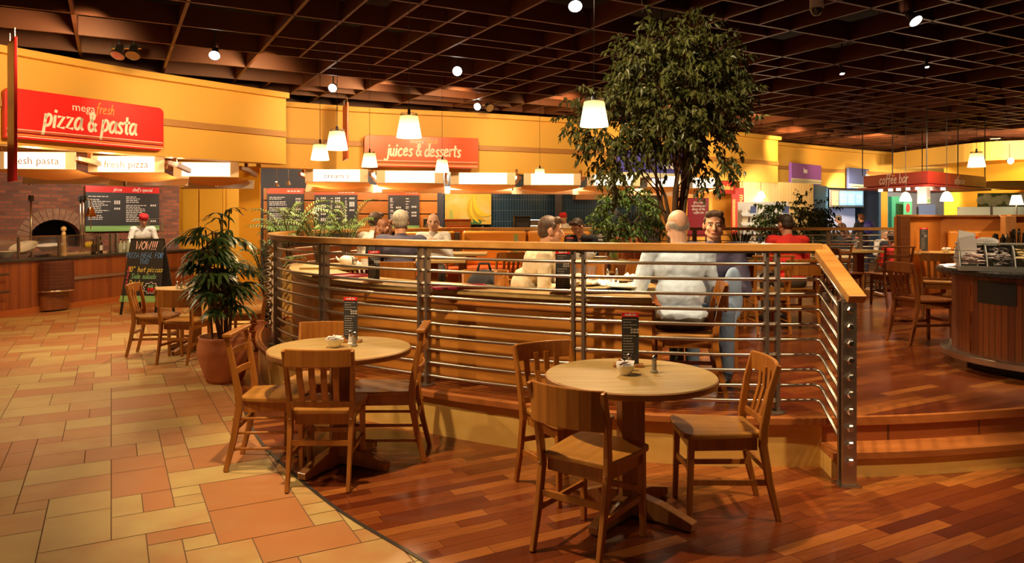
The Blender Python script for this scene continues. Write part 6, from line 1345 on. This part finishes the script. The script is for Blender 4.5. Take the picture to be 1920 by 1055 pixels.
def person(label, loc, deg, hair='hair_brown', shirt='white_shirt', trouser='trouser', lean=(0,.06), yaw=0, pitch=8, elbows=((-.25,.12,.18),(.25,.12,.18)), wrists=((-.12,.34,.20),(.12,.34,.20)), stand=False, s=1.0, bulk=1.0, vox=.011, style='short', skin='skin', cap=None, curl=.6, sleeve=.93, palm=(0,0,-1), face=True, apron=False):
    t = thing('person', label, 'person', loc, math.radians(deg-90)); t.scale = (s, s, s); lx, ly = lean
    zn = .505-.5*(lx*lx+ly*ly); neck = Vector((lx, ly, zn)); B = bulk
    def tor(z): f = z/.47; return Vector((lx*f**1.1 if f > 0 else 0, ly*f**1.1 if f > 0 else 0, z*zn/.47))
    sh = [neck+Vector((x*.185*B, 0, -.035)) for x in (-1, 1)]
    R = Matrix.Rotation(math.radians(yaw), 3, 'Z') @ Matrix.Rotation(-math.radians(pitch), 3, 'X'); hc = neck+Vector((0,.015,.065))+R @ Vector((0,.015,.105)); H = lambda x, y, z: hc+R @ Vector((x, y, z))
    hips = [Vector((x*.09, 0, -.01)) for x in (-1, 1)]
    if stand: knees = [Vector((x*.10,.02,-.44)) for x in (-1,1)]; ank = [Vector((x*.10,-.01,-.85)) for x in (-1,1)]
    else: knees = [Vector((x*.13,.43,.0)) for x in (-1,1)]; ank = [Vector((x*.13,.40,-.45)) for x in (-1,1)]
    # body: head with face relief, neck, trunk, arms, hands, legs in one surface
    m = MB(); m.ell(H(0,-.012,.022), (.076,.094,.092), R, 20, 12); m.ell(H(0,.018,-.03), (.062,.070,.080), R, 16, 10); m.ell(H(0,.052,-.085), (.034,.030,.026), R)
    m.cap(H(0,.080,.012), H(0,.103,-.030), .010, .016, 10); m.ell(H(0,.074,-.062), (.026,.018,.016), R); m.cap(H(-.035,.070,.022), H(.035,.070,.022), .015, .015)
    for x in (-1, 1): m.ell(H(x*.079,-.008,-.012), (.012,.022,.032), R); m.ell(H(x*.042,.055,-.030), (.022,.022,.022), R); m.cap(H(x*.052,.012,-.065), H(x*.02,.058,-.088), .022, .018)
    m.cap(neck+Vector((0,-.005,-.04)), hc+R @ Vector((0,-.02,-.05)), .060*B**.5, .055*B**.5); m.ell(tor(.33), (.14*B,.09*B,.14)); m.ell(tor(.14), (.12*B,.09*B,.14)); m.cap((-.05,0,.02), (.05,0,.02), .1, .1)
    el = [Vector(e) for e in elbows]; wr = [Vector(w) for w in wrists]
    for i in (0, 1):
        m.cap(neck+Vector((0,0,-.05)), sh[i], .05, .05); m.cap(sh[i], el[i], .045, .038); m.cap(el[i], wr[i], .038, .026)
        hand_shape(m, wr[i], wr[i]-el[i], palm, -1 if i == 0 else 1, curl)
        m.cap(hips[i], knees[i], .07, .05); m.cap(knees[i], ank[i], .048, .034)
    body = grown(m, 'body', K[skin], t, min(vox, .007), 2)
    # face details
    if face:
        for x in (-1, 1):
            MB().ell(H(x*.031,.0805,.004), (.0135,.007,.0065), R, 10, 7).build('eye_white', K['eye_white'], t, smooth='all'); MB().ell(H(x*.031,.0855,.004), (.0062,.0035,.0062), R, 10, 6).build('iris', K['eye'], t, smooth='all')
            MB().cap(H(x*.016,.087,.024), H(x*.050,.076,.025), .0045, .0035, 8).build('eyebrow', K[hair if style != 'bald' else 'hair_grey'], t, smooth='all')
        MB().cap(H(-.020,.089,-.062), H(.020,.089,-.062), .0055, .0055, 8).build('lips', K['lips'], t, smooth='all')
    # hair
    h = MB()
    if style == 'bald': 
        for x in (-1,1): h.ell(H(x*.044,-.026,.004), (.036,.066,.036), R)
        h.ell(H(0,-.060,.0), (.060,.042,.046), R)
    else:
        v = 1.0 if style != 'full' else 1.12
        h.ell(H(0,-.024,.032), (.081*v,.091*v,.088*v), R, 20, 12); h.ell(H(0,-.048,-.012), (.074*v,.062*v,.072), R); h.cap(H(-.045,.045,.088), H(.045,.045,.088), .030, .030)
        for x in (-1,1): h.cap(H(x*.070,.018,.045), H(x*.074,.012,.008), .016, .009)
        if style == 'long':
            rr = random.Random(2)
            for k in range(26): a = PI*.15+rr.random()*PI*.0+k*PI*1.7/26+PI*.68; h.ell(H(.085*math.cos(a), -.02+.085*math.sin(a), -.03-.11*rr.random()), (.032,.032,.05), R)
            h.ell(H(0,-.05,-.10), (.085,.06,.09), R)
    if cap:
        MB().lathe([(.088,.03),(.092,.05),(.094,.10),(.080,.118),(.001,.125)], tuple(hc), 22, R @ Matrix.Rotation(-.15,3,'X')).build('cap', K[cap], t, smooth=True)
    ho = grown(h, 'hair', K[hair], t, .006 if vox < .012 else .010, 2)
    # clothes
    c = MB(); c.ell(tor(.345), (.180*B,.122*B,.165), None, 18, 11); c.ell(tor(.17), (.158*B,.122*B**1.3,.16), None, 18, 11); c.ell(tor(.02), (.168*B,.125*B,.09), None, 18, 9); c.cap(neck+Vector((0,0,-.01)), neck+Vector((0,.004,.022)), .066*B**.5, .058*B**.5)
    for i in (0, 1):
        c.cap(neck+Vector(((-.05,.05)[i],0,-.035)), sh[i], .062, .067*B**.5); c.cap(sh[i], el[i], .066*B**.5, .053); c.cap(el[i], el[i]+(wr[i]-el[i])*sleeve, .052, .038)
    so = grown(c, 'shirt', K[shirt], t, vox, 3)
    tex = bpy.data.textures.get('folds') or bpy.data.textures.new('folds', 'CLOUDS'); tex.noise_scale = .09; dm = so.modifiers.new('folds', 'DISPLACE'); dm.texture = tex; dm.strength = .022; dm.mid_level = .5
    cu = MB()
    for i in (0, 1): q = el[i]+(wr[i]-el[i])*sleeve; dd = (wr[i]-el[i]).normalized(); cu.tube([q-dd*.03, q+dd*.012], .040 if sleeve > .8 else .05, 14)
    if vox < .012: cu.build('cuffs', K[shirt], t, smooth=True)
    p = MB(); p.ell((0,.0,-.02), (.172*B,.130*B,.105), None, 18, 10)
    for i in (0, 1): p.cap(hips[i], knees[i], .092, .068); p.cap(knees[i], ank[i], .068, .055)
    grown(p, 'trousers', K[trouser], t, max(vox, .011), 3)
    for i in (0, 1):
        q = ank[i]; MB().cap(q+Vector((0,-.02,-.045)), q+Vector((0,.15,-.06)), .043, .036, 12).build('shoe', K['black'], t, smooth='all')
    return t
SH = PZ+.455+.085
person('man with short brown hair in a beige shirt leaning on the laid table', (.02,6.12,SH), -6, 'hair_brown', 'beige', lean=(0,.26), yaw=8, pitch=6, elbows=((-.27,.30,.16),(.26,.26,.16)), wrists=((-.12,.50,.22),(.10,.46,.20)), vox=.009, sleeve=.96)
person('bald man in a pale blue shirt seen from behind', (1.25,5.46,SH), 100, 'hair_grey', 'pale_blue', lean=(.02,.10), yaw=-4, pitch=0, elbows=((-.31,.10,.14),(.30,.12,.12)), wrists=((-.24,.36,.20),(.14,.34,.18)), bulk=1.16, style='bald', skin='skin_pale', vox=.009, s=1.02)
person('dark haired man in a slate shirt facing the camera', (1.72,6.26,SH), -112, 'hair_brown', 'purple_shirt', 'jeans', lean=(0,.10), yaw=8, pitch=4, elbows=((-.25,.16,.14),(.25,.16,.14)), wrists=((-.08,.38,.20),(.1,.38,.19)), vox=.009, s=1.02)
person('grey haired person in a navy jumper seen from behind', (-1.23,8.10,SH), 92, 'hair_grey', 'navy', lean=(.0,.09), pitch=4, yaw=4, style='full', bulk=1.12, s=1.04)
person('short haired man in a white shirt, back turned, furthest left at the railing', (-1.88,9.80,SH), 62, 'hair_brown', 'white_shirt', lean=(0,.08), yaw=-10, s=1.04)
person('person with curly auburn hair in black between two diners', (-1.63,8.98,SH-.02), 62, 'hair_auburn', 'black_cloth', lean=(0,.10), yaw=-25, style='long', s=.95)
person('balding man in a white shirt with his hands before his mouth', (-1.13,10.72,SH), -88, 'hair_auburn', 'white_shirt', lean=(0,.10), pitch=5, elbows=((-.24,.20,.20),(.24,.22,.20)), wrists=((-.05,.30,.36),(.05,.31,.34)), palm=(0,-1,0), style='bald', skin='skin_pale', s=1.02)
person('person in dark clothes bowed over the table', (1.08,10.62,SH), -118, 'hair_brown', 'black_cloth', lean=(0,.24), pitch=38, yaw=-15, elbows=((-.24,.30,.14),(.24,.30,.14)), wrists=((-.08,.45,.22),(.08,.45,.22)), s=1.0)
person('man in a bright red jumper seen from behind', (3.29,8.74,SH), 95, 'hair_dark', 'red_knit', lean=(0,.10), pitch=8, yaw=12, bulk=1.08)
person('cook in white with a red cap bending over the pizza counter', (-7.80,15.62,.90), -55, 'hair_dark', 'white_shirt', 'black_cloth', lean=(0,.14), pitch=20, elbows=((-.26,.20,.20),(.26,.20,.20)), wrists=((-.12,.42,.10),(.12,.42,.10)), stand=True, cap='red_cap', skin='skin_pale')
person('cook with a red cap in front of the banana poster', (*at(825,17.75), .86), -150, 'hair_dark', 'white_shirt', 'black_cloth', pitch=20, stand=True, cap='red_cap', vox=.014)
person('cook with a dark red cap in the blue tiled kitchen', (*at(1060,18.3), .93), -120, 'hair_dark', 'white_shirt', 'black_cloth', pitch=10, stand=True, cap='red_cap', vox=.014)
person('person in a brown coat bending at the order desk', (*at(1590,23.2), .92), 150, 'hair_grey', 'brown_coat', 'black_cloth', lean=(0,.22), pitch=20, stand=True, vox=.014, face=False)
person('person in a black top with a blue bag waiting at the order desk', (*at(1619,21.5), .93), 100, 'hair_auburn', 'black_cloth', 'navy', stand=True, vox=.014, face=False)
bx_ = MB().ell((0,0,0), (.16,.10,.2)).build('shoulder_bag', K['blue_sign'], None, smooth='all', loc=(*at(1629,21.3), 1.32)); tag(bx_, 'blue bag at the side of the person waiting at the order desk', 'bag')
person('grey haired diner beyond the rear railing', (*at(1652,18.3), .54), -80, 'hair_grey', 'white_shirt', lean=(0,.1), vox=.014, face=False)
person('brown haired diner beyond the rear railing nearest the booth', (*at(1673,16.9), .54), -120, 'hair_brown', 'black_cloth', lean=(0,.1), vox=.014, face=False)
person('diner in a pink top half hidden by the booth wall end', (*at(1680,15.0), .50), 95, 'hair_dark', 'red_knit', lean=(0,.1), vox=.014, face=False)
# black rucksack beside the man in beige
t = thing('rucksack', 'black rucksack beside the beige shirted man behind the curved counter', 'bag', (-.24,6.35,PZ+.47), .2); MB().ell((0,0,.17), (.17,.12,.20)).build('body', K['black_cloth'], t, smooth='all'); MB().tube([(-.06,0,.34),(-.04,-.01,.42),(.04,-.01,.42),(.06,0,.34)], .012, 6).build('handle', K['black_cloth'], t, smooth='all')
o = MB().box((0,0,-.2), (.42,.42,.06)).build('seat', K['seat_wood'], None) if False else None
chair('panel', 'chair holding the black rucksack behind the curved counter', (-.24,6.38,PZ), 270, gp)
chair('panel', 'chair of the balding man with raised hands', (-1.13,10.70,PZ), -88, gp); chair('slat', 'chair under the auburn haired person', (-1.66,8.94,PZ), 62, gp)
# denim jacket hanging on the chair back
jk = MB(); P = [(-.20,0,.80),(.20,0,.80),(.20,0,.20),(-.20,0,.24)]
jk.ell((0,0,.66), (.085,.05,.13)).ell((.03,.01,.52), (.075,.045,.16)).ell((-.03,.0,.40), (.06,.04,.16)).ell((-.04,0,.24), (.05,.03,.13))
t = thing('denim_jacket', 'light blue denim jacket hanging over the far side of the chair', 'jacket', (1.76,5.9,PZ+.10), .5); grown(jk, 'cloth', K['chair_blue'], t, .012, 2)

for o in list(bpy.data.objects):
    if o.name.startswith('small_print'): o['kind'] = 'stuff'
